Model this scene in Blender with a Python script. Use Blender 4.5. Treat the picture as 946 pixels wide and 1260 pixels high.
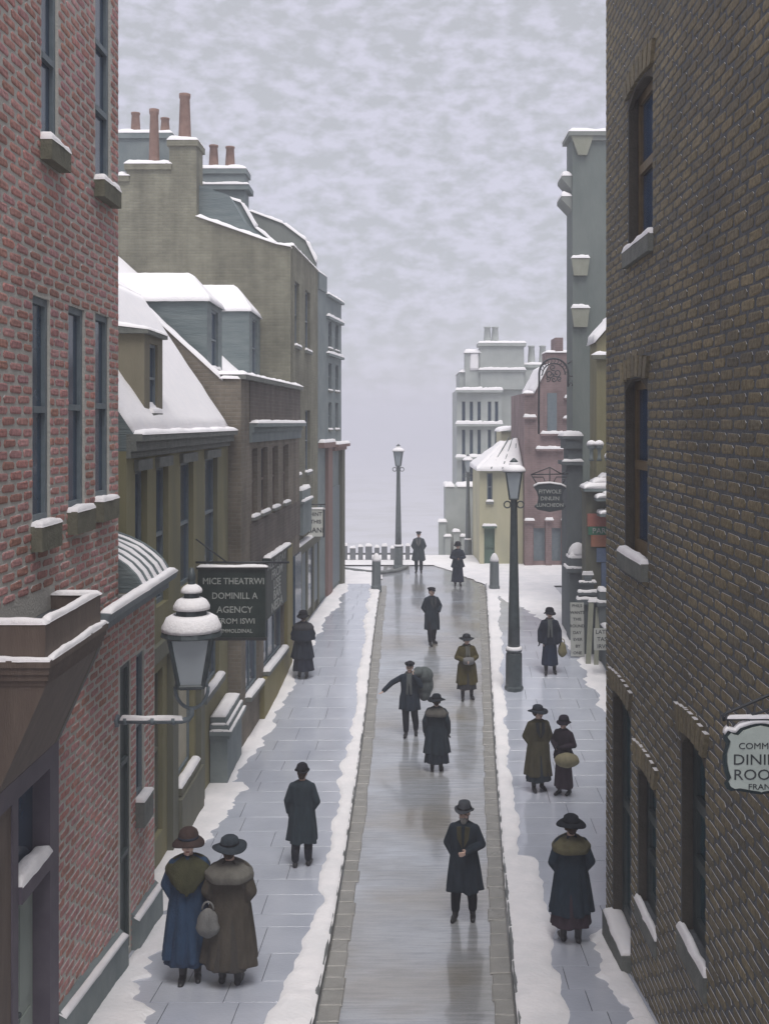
import bpy, math, random
from mathutils import Vector, Matrix, noise as mnoise
random.seed(7)
S = bpy.context.scene
for o in list(bpy.data.objects): bpy.data.objects.remove(o)
R = math.radians
# ------------------------------------------------------------------ camera
CX, CY, FPX, CAMZ = 500.0, 520.0, 1300.0, 7.0        # eye level 7 m above the street, looking level up the street
cam = bpy.data.cameras.new('camera'); camo = bpy.data.objects.new('camera', cam)
S.collection.objects.link(camo); S.camera = camo
camo.location = (0, 0, CAMZ); camo.rotation_euler = (R(90), 0, 0)
cam.sensor_fit = 'VERTICAL'; cam.sensor_height = 36.0; cam.lens = 36.0 * FPX / 1260.0
cam.shift_x = (473.0 - CX) / 1260.0; cam.shift_y = -(630.0 - CY) / 1260.0
cam.clip_start = 0.1; cam.clip_end = 3000
# ------------------------------------------------------------------ sky
SUN_EL, SUN_AZ = R(67), R(12)                        # light falls away from the viewer and a little to the left
wd = bpy.data.worlds.new('World'); S.world = wd; wd.use_nodes = True
nt = wd.node_tree; nt.nodes.clear()
def N(tree, typ, **kw):
    n = tree.nodes.new(typ)
    for k, v in kw.items():
        if k in n.inputs.keys() if hasattr(n.inputs, 'keys') else False: n.inputs[k].default_value = v
        else: setattr(n, k, v)
    return n
wo = N(nt, 'ShaderNodeOutputWorld'); bg = N(nt, 'ShaderNodeBackground'); bg.inputs['Strength'].default_value = 0.1
sk = N(nt, 'ShaderNodeTexSky'); sk.sky_type = 'NISHITA'; sk.sun_disc = False
sk.sun_elevation = SUN_EL; sk.sun_rotation = math.pi - SUN_AZ
tc = N(nt, 'ShaderNodeTexCoord'); mp = N(nt, 'ShaderNodeMapping'); mp.inputs['Scale'].default_value = (1, 1, 1.9)
nz = N(nt, 'ShaderNodeTexNoise'); nz.inputs['Scale'].default_value = 44; nz.inputs['Detail'].default_value = 6; nz.inputs['Roughness'].default_value = .55
nz2 = N(nt, 'ShaderNodeTexNoise'); nz2.inputs['Scale'].default_value = 3.0; nz2.inputs['Detail'].default_value = 3
rp = N(nt, 'ShaderNodeValToRGB')
rp.color_ramp.elements[0].position = .41; rp.color_ramp.elements[0].color = (3.15, 3.2, 3.42, 1)
rp.color_ramp.elements[1].position = .61; rp.color_ramp.elements[1].color = (4.1, 4.04, 4.7, 1)
mxa = N(nt, 'ShaderNodeMath', operation='MULTIPLY_ADD'); mxa.inputs[1].default_value = .12; mxa.inputs[2].default_value = 0
add = N(nt, 'ShaderNodeMath', operation='MULTIPLY_ADD'); add.inputs[1].default_value = .88
mix = N(nt, 'ShaderNodeMix', data_type='RGBA'); mix.inputs[0].default_value = .93
L = nt.links.new
L(tc.outputs['Generated'], mp.inputs['Vector']); L(mp.outputs[0], nz.inputs['Vector']); L(mp.outputs[0], nz2.inputs['Vector'])
L(nz2.outputs[0], mxa.inputs[0]); L(nz.outputs[0], add.inputs[0]); L(mxa.outputs[0], add.inputs[2]); L(add.outputs[0], rp.inputs[0])
L(sk.outputs[0], mix.inputs[6]); L(rp.outputs[0], mix.inputs[7]); L(mix.outputs[2], bg.inputs['Color']); L(bg.outputs[0], wo.inputs[0])
# ------------------------------------------------------------------ sun behind thick cloud
sl = bpy.data.lights.new('sun', 'SUN'); sl.energy = 1.5; sl.angle = R(30); sl.color = (1, .965, .93)
so = bpy.data.objects.new('sun', sl); S.collection.objects.link(so)
sd = Vector((-math.sin(SUN_AZ) * math.cos(SUN_EL), math.cos(SUN_AZ) * math.cos(SUN_EL), -math.sin(SUN_EL)))
so.rotation_euler = sd.to_track_quat('-Z', 'Y').to_euler(); so.location = (6, -20, 40)
S.view_settings.view_transform = 'Standard'; S.view_settings.look = 'None'
S.view_settings.exposure = 0.80; S.view_settings.gamma = 1.0; S.view_settings.use_curve_mapping = False
S.render.engine = 'CYCLES'
cy = S.cycles; cy.use_denoising = True; cy.max_bounces = 6; cy.diffuse_bounces = 3; cy.glossy_bounces = 3
cy.transmission_bounces = 4; cy.volume_bounces = 1; cy.transparent_max_bounces = 8; cy.caustics_reflective = False; cy.caustics_refractive = False
cy.sample_clamp_indirect = 3.0

# ------------------------------------------------------------------ the lie of the street
PROF = [(-80, .9), (4, .9), (10, .62), (11.6, .43), (13, .2), (14.5, .04), (17, -.12), (20, -.22), (24, -.25), (26, -.15), (28, .08), (30, .3),
        (32, .43), (36, .55), (40, .60), (48, .66), (52, .45), (60, -.6), (80, -4), (120, -10), (200, -15), (1000, -18)]
def graw(y):
    for (a, za), (b, zb) in zip(PROF, PROF[1:]):
        if y <= b:
            return za + (zb - za) * max(0, (y - a)) / (b - a)
    return PROF[-1][1]
def g(y): return sum(graw(y + d) for d in (-.9, -.45, 0, .45, .9)) / 5
def W(px, py, Y): return Vector(((px - CX) * Y / FPX, Y, CAMZ - (py - CY) * Y / FPX))   # a sight line met at depth Y
def XW(px, Y): return (px - CX) * Y / FPX
def ZW(py, Y): return CAMZ - (py - CY) * Y / FPX
def on_ground(px, py, off=0.0):
    lo, hi = 6.0, 70.0
    for _ in range(60):
        m = (lo + hi) / 2
        if CY + FPX * (CAMZ - g(m) - off) / m > py: lo = m
        else: hi = m
    return Vector((XW(px, lo), lo, g(lo) + off))
KERB = .12
def kerb_l(y): return -1.0
def kerb_r(y): return 1.25 + .0634 * (y - 12.3)

# ------------------------------------------------------------------ materials
MATS = {}
def link(t, a, b): t.links.new(a, b)
def mat(name, c1, c2=None, scale=6, rough=.8, bump=.0, bscale=40, detail=6, spec=.3, snow=0.0, metal=0, stretch=(1, 1, 1), rough2=None, c3=None, s3=.7):
    """noise-mottled surface; snow>0 lets flakes lie on what faces up"""
    if name in MATS: return MATS[name]
    m = bpy.data.materials.new(name); m.use_nodes = True; t = m.node_tree; b = t.nodes['Principled BSDF']
    geo = N(t, 'ShaderNodeNewGeometry'); mpn = N(t, 'ShaderNodeMapping'); mpn.inputs['Scale'].default_value = stretch
    link(t, geo.outputs['Position'], mpn.inputs['Vector'])
    n1 = N(t, 'ShaderNodeTexNoise'); n1.inputs['Scale'].default_value = scale; n1.inputs['Detail'].default_value = detail; n1.inputs['Roughness'].default_value = .6
    link(t, mpn.outputs[0], n1.inputs['Vector'])
    cr = N(t, 'ShaderNodeValToRGB'); cr.color_ramp.elements[0].position = .33; cr.color_ramp.elements[1].position = .67
    c2 = c2 or tuple(x * .75 for x in c1)
    cr.color_ramp.elements[0].color = (*c1, 1); cr.color_ramp.elements[1].color = (*c2, 1)
    link(t, n1.outputs[0], cr.inputs[0]); col = cr.outputs[0]
    if c3:
        n3 = N(t, 'ShaderNodeTexNoise'); n3.inputs['Scale'].default_value = s3; n3.inputs['Detail'].default_value = 4
        link(t, mpn.outputs[0], n3.inputs['Vector'])
        r3 = N(t, 'ShaderNodeValToRGB'); r3.color_ramp.elements[0].position = .47; r3.color_ramp.elements[1].position = .62
        link(t, n3.outputs[0], r3.inputs[0])
        m3 = N(t, 'ShaderNodeMix', data_type='RGBA'); link(t, r3.outputs[0], m3.inputs[0]); link(t, col, m3.inputs[6]); m3.inputs[7].default_value = (*c3, 1); col = m3.outputs[2]
    if snow > 0:
        sx = N(t, 'ShaderNodeSeparateXYZ'); link(t, geo.outputs['Normal'], sx.inputs[0])
        n2 = N(t, 'ShaderNodeTexNoise'); n2.inputs['Scale'].default_value = 9; n2.inputs['Detail'].default_value = 4
        link(t, geo.outputs['Position'], n2.inputs['Vector'])
        ma = N(t, 'ShaderNodeMath', operation='MULTIPLY_ADD'); link(t, n2.outputs[0], ma.inputs[0]); ma.inputs[1].default_value = 1.3; ma.inputs[2].default_value = snow - 1.15
        mb = N(t, 'ShaderNodeMath', operation='ADD'); link(t, sx.outputs[2], mb.inputs[0]); link(t, ma.outputs[0], mb.inputs[1])
        rr = N(t, 'ShaderNodeMapRange'); rr.inputs[1].default_value = .45; rr.inputs[2].default_value = .62; link(t, mb.outputs[0], rr.inputs[0])
        ms = N(t, 'ShaderNodeMix', data_type='RGBA'); link(t, rr.outputs[0], ms.inputs[0]); link(t, col, ms.inputs[6]); ms.inputs[7].default_value = (.82, .81, .83, 1); col = ms.outputs[2]
    link(t, col, b.inputs['Base Color'])
    b.inputs['Roughness'].default_value = rough; b.inputs['Metallic'].default_value = metal
    b.inputs['Specular IOR Level'].default_value = spec
    if rough2 is not None:
        mr = N(t, 'ShaderNodeMapRange'); mr.inputs[1].default_value = .35; mr.inputs[2].default_value = .65; mr.inputs[3].default_value = rough; mr.inputs[4].default_value = rough2
        nr = N(t, 'ShaderNodeTexNoise'); nr.inputs['Scale'].default_value = 1.3; nr.inputs['Detail'].default_value = 5
        link(t, mpn.outputs[0], nr.inputs['Vector']); link(t, nr.outputs[0], mr.inputs[0]); link(t, mr.outputs[0], b.inputs['Roughness'])
    if bump > 0:
        nb = N(t, 'ShaderNodeTexNoise'); nb.inputs['Scale'].default_value = bscale; nb.inputs['Detail'].default_value = 4
        link(t, mpn.outputs[0], nb.inputs['Vector'])
        bp = N(t, 'ShaderNodeBump'); bp.inputs['Strength'].default_value = bump; bp.inputs['Distance'].default_value = .02
        link(t, nb.outputs[0], bp.inputs['Height']); link(t, bp.outputs[0], b.inputs['Normal'])
    MATS[name] = m; return m
def mat_brickwall(name, c1, c2, mortar, bw=.24, bh=.085, rough=.9, snow=.0):
    """distant brickwork, too far off to pick the bricks apart"""
    m = bpy.data.materials.new(name); m.use_nodes = True; t = m.node_tree; b = t.nodes['Principled BSDF']
    geo = N(t, 'ShaderNodeNewGeometry'); sx = N(t, 'ShaderNodeSeparateXYZ'); link(t, geo.outputs['Position'], sx.inputs[0])
    ad = N(t, 'ShaderNodeMath', operation='ADD'); link(t, sx.outputs[0], ad.inputs[0]); link(t, sx.outputs[1], ad.inputs[1])
    cb = N(t, 'ShaderNodeCombineXYZ'); link(t, ad.outputs[0], cb.inputs[0]); link(t, sx.outputs[2], cb.inputs[1])
    br = N(t, 'ShaderNodeTexBrick'); br.inputs['Scale'].default_value = 1; br.inputs['Brick Width'].default_value = bw; br.inputs['Row Height'].default_value = bh
    br.inputs['Mortar Size'].default_value = .011; br.inputs['Mortar Smooth'].default_value = .4; br.inputs['Bias'].default_value = -.1
    br.inputs['Color1'].default_value = (*c1, 1); br.inputs['Color2'].default_value = (*c2, 1); br.inputs['Mortar'].default_value = (*mortar, 1)
    link(t, cb.outputs[0], br.inputs['Vector'])
    n1 = N(t, 'ShaderNodeTexNoise'); n1.inputs['Scale'].default_value = 1.1; n1.inputs['Detail'].default_value = 7; n1.inputs['Roughness'].default_value = .65
    link(t, geo.outputs['Position'], n1.inputs['Vector'])
    r1 = N(t, 'ShaderNodeMapRange'); r1.inputs[1].default_value = .3; r1.inputs[2].default_value = .7; r1.inputs[3].default_value = .72; r1.inputs[4].default_value = 1.22
    link(t, n1.outputs[0], r1.inputs[0])
    mv = N(t, 'ShaderNodeMix', data_type='RGBA', blend_type='MULTIPLY'); mv.inputs[0].default_value = 1
    mp_ = N(t, 'ShaderNodeMapping'); mp_.inputs['Scale'].default_value = (2.2, 2.2, .16); link(t, geo.outputs['Position'], mp_.inputs['Vector'])
    n6 = N(t, 'ShaderNodeTexNoise'); n6.inputs['Scale'].default_value = 1; n6.inputs['Detail'].default_value = 6; n6.inputs['Roughness'].default_value = .6; link(t, mp_.outputs[0], n6.inputs['Vector'])
    r6 = N(t, 'ShaderNodeMapRange'); r6.inputs[1].default_value = .34; r6.inputs[2].default_value = .6; r6.inputs[3].default_value = .74; r6.inputs[4].default_value = 1.06; link(t, n6.outputs[0], r6.inputs[0])
    m6 = N(t, 'ShaderNodeMath', operation='MULTIPLY'); link(t, r1.outputs[0], m6.inputs[0]); link(t, r6.outputs[0], m6.inputs[1])
    link(t, br.outputs[0], mv.inputs[6]); link(t, m6.outputs[0], mv.inputs[7]); link(t, mv.outputs[2], b.inputs['Base Color'])
    b.inputs['Roughness'].default_value = rough; b.inputs['Specular IOR Level'].default_value = .2
    bp = N(t, 'ShaderNodeBump'); bp.inputs['Strength'].default_value = .6; bp.inputs['Distance'].default_value = .01; bp.invert = True
    link(t, br.outputs['Fac'], bp.inputs['Height']); link(t, bp.outputs[0], b.inputs['Normal'])
    MATS[name] = m; return m
def mat_brick(name, cols, snow):
    """one brick: colour picked per brick, snow lodged on the upper arris"""
    m = bpy.data.materials.new(name); m.use_nodes = True; t = m.node_tree; b = t.nodes['Principled BSDF']
    oi = N(t, 'ShaderNodeObjectInfo'); at = N(t, 'ShaderNodeAttribute'); at.attribute_name = 'pick'
    ad = N(t, 'ShaderNodeMath', operation='ADD'); link(t, oi.outputs['Random'], ad.inputs[0]); link(t, at.outputs['Fac'], ad.inputs[1])
    fr = N(t, 'ShaderNodeMath', operation='FRACT'); link(t, ad.outputs[0], fr.inputs[0])
    cr = N(t, 'ShaderNodeValToRGB'); e = cr.color_ramp.elements
    e[0].color = (*cols[0], 1); e[0].position = 0; e[1].color = (*cols[-1], 1); e[1].position = 1
    for i, c in enumerate(cols[1:-1]):
        q = e.new((i + 1) / (len(cols) - 1)); q.color = (*c, 1)
    link(t, fr.outputs[0], cr.inputs[0])
    geo = N(t, 'ShaderNodeNewGeometry')
    n1 = N(t, 'ShaderNodeTexNoise'); n1.inputs['Scale'].default_value = 22; n1.inputs['Detail'].default_value = 6; link(t, geo.outputs['Position'], n1.inputs['Vector'])
    r1 = N(t, 'ShaderNodeMapRange'); r1.inputs[1].default_value = .3; r1.inputs[2].default_value = .7; r1.inputs[3].default_value = .7; r1.inputs[4].default_value = 1.25
    link(t, n1.outputs[0], r1.inputs[0])
    n4 = N(t, 'ShaderNodeTexNoise'); n4.inputs['Scale'].default_value = .8; n4.inputs['Detail'].default_value = 4; link(t, geo.outputs['Position'], n4.inputs['Vector'])
    r4 = N(t, 'ShaderNodeMapRange'); r4.inputs[1].default_value = .35; r4.inputs[2].default_value = .65; r4.inputs[3].default_value = .8; r4.inputs[4].default_value = 1.15
    link(t, n4.outputs[0], r4.inputs[0])
    mm = N(t, 'ShaderNodeMath', operation='MULTIPLY'); link(t, r1.outputs[0], mm.inputs[0]); link(t, r4.outputs[0], mm.inputs[1])
    mv = N(t, 'ShaderNodeMix', data_type='RGBA', blend_type='MULTIPLY'); mv.inputs[0].default_value = 1
    link(t, cr.outputs[0], mv.inputs[6]); link(t, mm.outputs[0], mv.inputs[7])
    sx = N(t, 'ShaderNodeSeparateXYZ'); link(t, geo.outputs['Normal'], sx.inputs[0])
    n2 = N(t, 'ShaderNodeTexNoise'); n2.inputs['Scale'].default_value = 6; n2.inputs['Detail'].default_value = 5; link(t, geo.outputs['Position'], n2.inputs['Vector'])
    ma = N(t, 'ShaderNodeMath', operation='MULTIPLY_ADD'); link(t, n2.outputs[0], ma.inputs[0]); ma.inputs[1].default_value = 1.6; ma.inputs[2].default_value = snow - 1.3
    mb = N(t, 'ShaderNodeMath', operation='ADD'); link(t, sx.outputs[2], mb.inputs[0]); link(t, ma.outputs[0], mb.inputs[1])
    rr = N(t, 'ShaderNodeMapRange'); rr.inputs[1].default_value = .4; rr.inputs[2].default_value = .6; rr.inputs[4].default_value = .9; link(t, mb.outputs[0], rr.inputs[0])
    ms = N(t, 'ShaderNodeMix', data_type='RGBA'); link(t, rr.outputs[0], ms.inputs[0]); link(t, mv.outputs[2], ms.inputs[6]); ms.inputs[7].default_value = (.8, .79, .8, 1)
    link(t, ms.outputs[2], b.inputs['Base Color'])
    b.inputs['Roughness'].default_value = .75; b.inputs['Specular IOR Level'].default_value = .35
    bp = N(t, 'ShaderNodeBump'); bp.inputs['Strength'].default_value = .5; bp.inputs['Distance'].default_value = .01
    n5 = N(t, 'ShaderNodeTexNoise'); n5.inputs['Scale'].default_value = 60; link(t, geo.outputs['Position'], n5.inputs['Vector'])
    link(t, n5.outputs[0], bp.inputs['Height']); link(t, bp.outputs[0], b.inputs['Normal'])
    MATS[name] = m; return m
def mat_glass(name, c, rough=.12):
    return mat(name, c, tuple(x * 1.5 for x in c), scale=2.5, rough=rough, spec=.5)
SNOW = mat('snow', (.90, .875, .88), (.85, .835, .85), scale=5, rough=.95, bump=.55, bscale=30, spec=.15)
ROADM = mat('wet_road', (.26, .265, .265), (.42, .45, .50), scale=.9, rough=.24, rough2=.09, bump=.0, spec=.6, c3=(.28, .265, .235), s3=.45, stretch=(.8, 1.1, 1))
def road_grain(m):
    """rows of worn blocks and grit running across the carriageway, felt more than seen"""
    t = m.node_tree; b = t.nodes['Principled BSDF']; geo = N(t, 'ShaderNodeNewGeometry')
    mp_ = N(t, 'ShaderNodeMapping'); mp_.inputs['Scale'].default_value = (1.6, 13, 1); link(t, geo.outputs['Position'], mp_.inputs['Vector'])
    n = N(t, 'ShaderNodeTexNoise'); n.inputs['Scale'].default_value = 1.0; n.inputs['Detail'].default_value = 5; n.inputs['Roughness'].default_value = .65; link(t, mp_.outputs[0], n.inputs['Vector'])
    n2 = N(t, 'ShaderNodeTexNoise'); n2.inputs['Scale'].default_value = 55; n2.inputs['Detail'].default_value = 3; link(t, geo.outputs['Position'], n2.inputs['Vector'])
    ma = N(t, 'ShaderNodeMath', operation='MULTIPLY_ADD'); ma.inputs[1].default_value = .35; link(t, n2.outputs[0], ma.inputs[0]); link(t, n.outputs[0], ma.inputs[2])
    bp = N(t, 'ShaderNodeBump'); bp.inputs['Strength'].default_value = .42; bp.inputs['Distance'].default_value = .02; link(t, ma.outputs[0], bp.inputs['Height']); link(t, bp.outputs[0], b.inputs['Normal'])
    old = b.inputs['Base Color'].links[0].from_socket; mr = N(t, 'ShaderNodeMapRange'); mr.inputs[1].default_value = .55; mr.inputs[2].default_value = .8; mr.inputs[3].default_value = .82; mr.inputs[4].default_value = 1.16; link(t, ma.outputs[0], mr.inputs[0])
    mm = N(t, 'ShaderNodeMix', data_type='RGBA', blend_type='MULTIPLY'); mm.inputs[0].default_value = 1; link(t, old, mm.inputs[6]); link(t, mr.outputs[0], mm.inputs[7]); link(t, mm.outputs[2], b.inputs['Base Color'])
road_grain(ROADM)
TROD = mat('trodden_snow', (.90, .875, .88), (.82, .805, .815), scale=3.5, rough=.95, bump=.8, bscale=17, spec=.15, c3=(.80, .79, .80), s3=1.6)
FLAGM = mat('wet_flagstone', (.47, .50, .58), (.57, .60, .68), scale=.9, rough=.26, rough2=.09, bump=.2, bscale=26, spec=.6)
for m_, c_ in ((ROADM, .8), (FLAGM, .7)):
    b_ = m_.node_tree.nodes['Principled BSDF']; b_.inputs['Coat Weight'].default_value = c_; b_.inputs['Coat IOR'].default_value = 1.75; b_.inputs['Coat Roughness'].default_value = .10
GUTM = mat('gutter_sett', (.24, .235, .215), (.32, .31, .285), scale=3, rough=.4, rough2=.22, bump=.5, bscale=40, spec=.5)
KERBM = mat('kerb_granite', (.13, .14, .14), (.19, .20, .20), scale=5, rough=.5, bump=.4, bscale=60, spec=.4)
GLASS = mat_glass('dark_window_glass', (.028, .052, .085))
GLASSR = mat_glass('deep_blue_glass', (.018, .045, .095))
GLASST = mat_glass('teal_glass', (.018, .055, .07))
FRAMEB = mat('blue_grey_paint', (.14, .175, .195), (.18, .215, .235), scale=9, rough=.55)
FRAMEO = mat('ochre_paint', (.12, .085, .04), (.16, .115, .06), scale=9, rough=.55)
FRAMED = mat('dark_paint', (.03, .032, .034), (.05, .05, .05), scale=9, rough=.5)
STONEG = mat('grey_sill_stone', (.14, .15, .14), (.20, .21, .19), scale=7, rough=.85, bump=.5)
STONEO = mat('olive_sill_stone', (.12, .12, .085), (.18, .175, .13), scale=7, rough=.85, bump=.5)
IRON = mat('cast_iron_paint', (.045, .06, .065), (.07, .09, .095), scale=8, rough=.42, spec=.5, bump=.2, bscale=30)
WROUGHT = mat('wrought_iron', (.02, .024, .028), (.035, .04, .045), scale=20, rough=.5, spec=.5)
SLATE = mat('blue_slate', (.12, .155, .16), (.18, .215, .215), scale=3, rough=.6, bump=.6, bscale=14, stretch=(.4, 1, 3))
CLAY = mat('clay_pot', (.21, .13, .105), (.28, .18, .145), scale=5, rough=.85, bump=.3)
# ------------------------------------------------------------------ mesh helpers
class MB:
    def __init__(s): s.v = []; s.f = []; s.sm = []
    def add(s, vs, fs, smooth=False):
        o = len(s.v); s.v += [tuple(p) for p in vs]
        for f in fs: s.f.append(tuple(i + o for i in f)); s.sm.append(smooth)
        return s
    def hexa(s, p):      # 8 corners: bottom 4 ccw, top 4 ccw
        return s.add(p, [(3, 2, 1, 0), (4, 5, 6, 7), (0, 1, 5, 4), (1, 2, 6, 5), (2, 3, 7, 6), (3, 0, 4, 7)])
    def box(s, x0, x1, y0, y1, z0, z1):
        return s.hexa([(x0, y0, z0), (x1, y0, z0), (x1, y1, z0), (x0, y1, z0), (x0, y0, z1), (x1, y0, z1), (x1, y1, z1), (x0, y1, z1)])
    def prism(s, poly, d):   # planar polygon (3-D points) pushed along vector d
        n = len(poly); a = [Vector(p) for p in poly]; b = [p + Vector(d) for p in a]
        return s.add(a + b, [tuple(range(n))[::-1], tuple(range(n, 2 * n))] + [(i, (i + 1) % n, n + (i + 1) % n, n + i) for i in range(n)])
    def loft(s, rings, smooth=True, cap=True):
        n = len(rings[0]); vs = [p for r in rings for p in r]; fs = []
        for k in range(len(rings) - 1):
            for i in range(n):
                j = (i + 1) % n; fs.append((k * n + i, k * n + j, (k + 1) * n + j, (k + 1) * n + i))
        s.add(vs, fs, smooth)
        if cap:
            o = len(s.v) - len(vs)
            s.f.append(tuple(o + i for i in range(n))[::-1]); s.sm.append(False)
            s.f.append(tuple(o + (len(rings) - 1) * n + i for i in range(n))); s.sm.append(False)
        return s
    def tube(s, path, r, n=8, smooth=True):
        P = [Vector(p) for p in path]; rr = r if isinstance(r, (list, tuple)) else [r] * len(P); rings = []; up = None
        for i, p in enumerate(P):
            d = (P[min(i + 1, len(P) - 1)] - P[max(i - 1, 0)]).normalized()
            if up is None: up = d.orthogonal().normalized()
            up = (up - d * up.dot(d)).normalized(); w = d.cross(up)
            rings.append([p + (up * math.cos(2 * math.pi * k / n) + w * math.sin(2 * math.pi * k / n)) * rr[i] for k in range(n)])
        return s.loft(rings, smooth)
    def lathe(s, prof, c=(0, 0, 0), n=16, smooth=True, rot=0, sx=1, sy=1):
        return s.loft([[(c[0] + sx * r * math.cos(rot + 2 * math.pi * k / n), c[1] + sy * r * math.sin(rot + 2 * math.pi * k / n), c[2] + z) for k in range(n)] for r, z in prof], smooth)
    def capsule(s, p0, r0, p1, r1, n=12):
        p0, p1 = Vector(p0), Vector(p1); d = (p1 - p0); d = d.normalized() if d.length > 1e-6 else Vector((0, 0, 1))
        up = d.orthogonal().normalized(); w = d.cross(up); rings = []
        for a in (-80, -50, -20, 0): rings.append((p0 + d * r0 * math.sin(R(a)), r0 * math.cos(R(a))))
        for a in (0, 20, 50, 80): rings.append((p1 + d * r1 * math.sin(R(a)), r1 * math.cos(R(a))))
        return s.loft([[c + (up * math.cos(2 * math.pi * k / n) + w * math.sin(2 * math.pi * k / n)) * q for k in range(n)] for c, q in rings])
    def ellip(s, c, r, n=14, m=9, M=None):
        c = Vector(c); rings = []
        for j in range(m):
            t = -math.pi / 2 + math.pi * (j + .5) / m
            ring = []
            for k in range(n):
                p = Vector((r[0] * math.cos(t) * math.cos(2 * math.pi * k / n), r[1] * math.cos(t) * math.sin(2 * math.pi * k / n), r[2] * math.sin(t)))
                ring.append(c + (M @ p if M else p))
            rings.append(ring)
        return s.loft(rings)
    def build(s, name, m, parent=None, kind=None, label=None):
        me = bpy.data.meshes.new(name); o = bpy.data.objects.new(name, me); S.collection.objects.link(o)
        org = ORG.get(parent, Vector()) if parent else Vector()
        me.from_pydata([(p[0] - org.x, p[1] - org.y, p[2] - org.z) for p in s.v], [], s.f); me.update()
        me.polygons.foreach_set('use_smooth', s.sm)
        if m: me.materials.append(m)
        if parent: o.parent = parent
        ORG[o] = org
        if kind: o['kind'] = kind
        if label: o['label'] = label
        return o
ORG = {}
def thing(name, label, cat, loc=(0, 0, 0), group=None):
    o = bpy.data.objects.new(name, None); S.collection.objects.link(o); o.location = loc; o.empty_display_size = .2
    o['label'] = label; o['category'] = cat
    if group: o['group'] = group
    ORG[o] = Vector(loc); return o
def nz3(x, y, z): return mnoise.noise(Vector((x, y, z)))
class Facade:
    """upright plane from A to B (plan points); u along it, d out of it towards the street, z up"""
    def __init__(s, A, B, side=1):
        s.A = Vector((A[0], A[1], 0)); d = Vector((B[0] - A[0], B[1] - A[1], 0)); s.len = d.length; s.dir = d.normalized()
        s.nrm = Vector((s.dir.y, -s.dir.x, 0)) * side; s.side = side
    def P(s, u, d, z): p = s.A + s.dir * u + s.nrm * d; return Vector((p.x, p.y, z))
    def Y(s, y): return (y - s.A.y) / s.dir.y          # u of a given depth
    def X(s, x): return (x - s.A.x) / s.dir.x
    def box(s, mb, u0, u1, d0, d1, z0, z1):
        p = [s.P(u0, d0, z0), s.P(u1, d0, z0), s.P(u1, d1, z0), s.P(u0, d1, z0)]; q = [Vector((a.x, a.y, z1)) for a in p]
        if s.side < 0: return mb.hexa(p + q)
        return mb.hexa([p[3], p[2], p[1], p[0], q[3], q[2], q[1], q[0]])
    def wall(s, mb, u0, u1, z0, z1, holes=(), thick=.3, reveal=.16):
        us = sorted({u0, u1, *[h[0] for h in holes], *[h[1] for h in holes]}); zs = sorted({z0, z1, *[h[2] for h in holes], *[h[3] for h in holes]})
        us = [u for u in us if u0 <= u <= u1]; zs = [z for z in zs if z0 <= z <= z1]
        def q(a): mb.add(a, [(0, 1, 2, 3)])
        for a, b in zip(us, us[1:]):
            for c, d in zip(zs, zs[1:]):
                mu, mz = (a + b) / 2, (c + d) / 2
                if any(h[0] < mu < h[1] and h[2] < mz < h[3] for h in holes): continue
                q([s.P(a, 0, c), s.P(b, 0, c), s.P(b, 0, d), s.P(a, 0, d)])
        for h in holes:
            for (a, c, b, d) in ((h[0], h[2], h[1], h[2]), (h[1], h[2], h[1], h[3]), (h[1], h[3], h[0], h[3]), (h[0], h[3], h[0], h[2])):
                q([s.P(a, 0, c), s.P(b, 0, d), s.P(b, -reveal, d), s.P(a, -reveal, c)])
        t = -thick
        q([s.P(u0, t, z0), s.P(u0, t, z1), s.P(u1, t, z1), s.P(u1, t, z0)])
        q([s.P(u0, 0, z1), s.P(u1, 0, z1), s.P(u1, t, z1), s.P(u0, t, z1)])
        q([s.P(u0, 0, z0), s.P(u0, 0, z1), s.P(u0, t, z1), s.P(u0, t, z0)])
        q([s.P(u1, 0, z0), s.P(u1, t, z0), s.P(u1, t, z1), s.P(u1, 0, z1)])
        return mb
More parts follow.
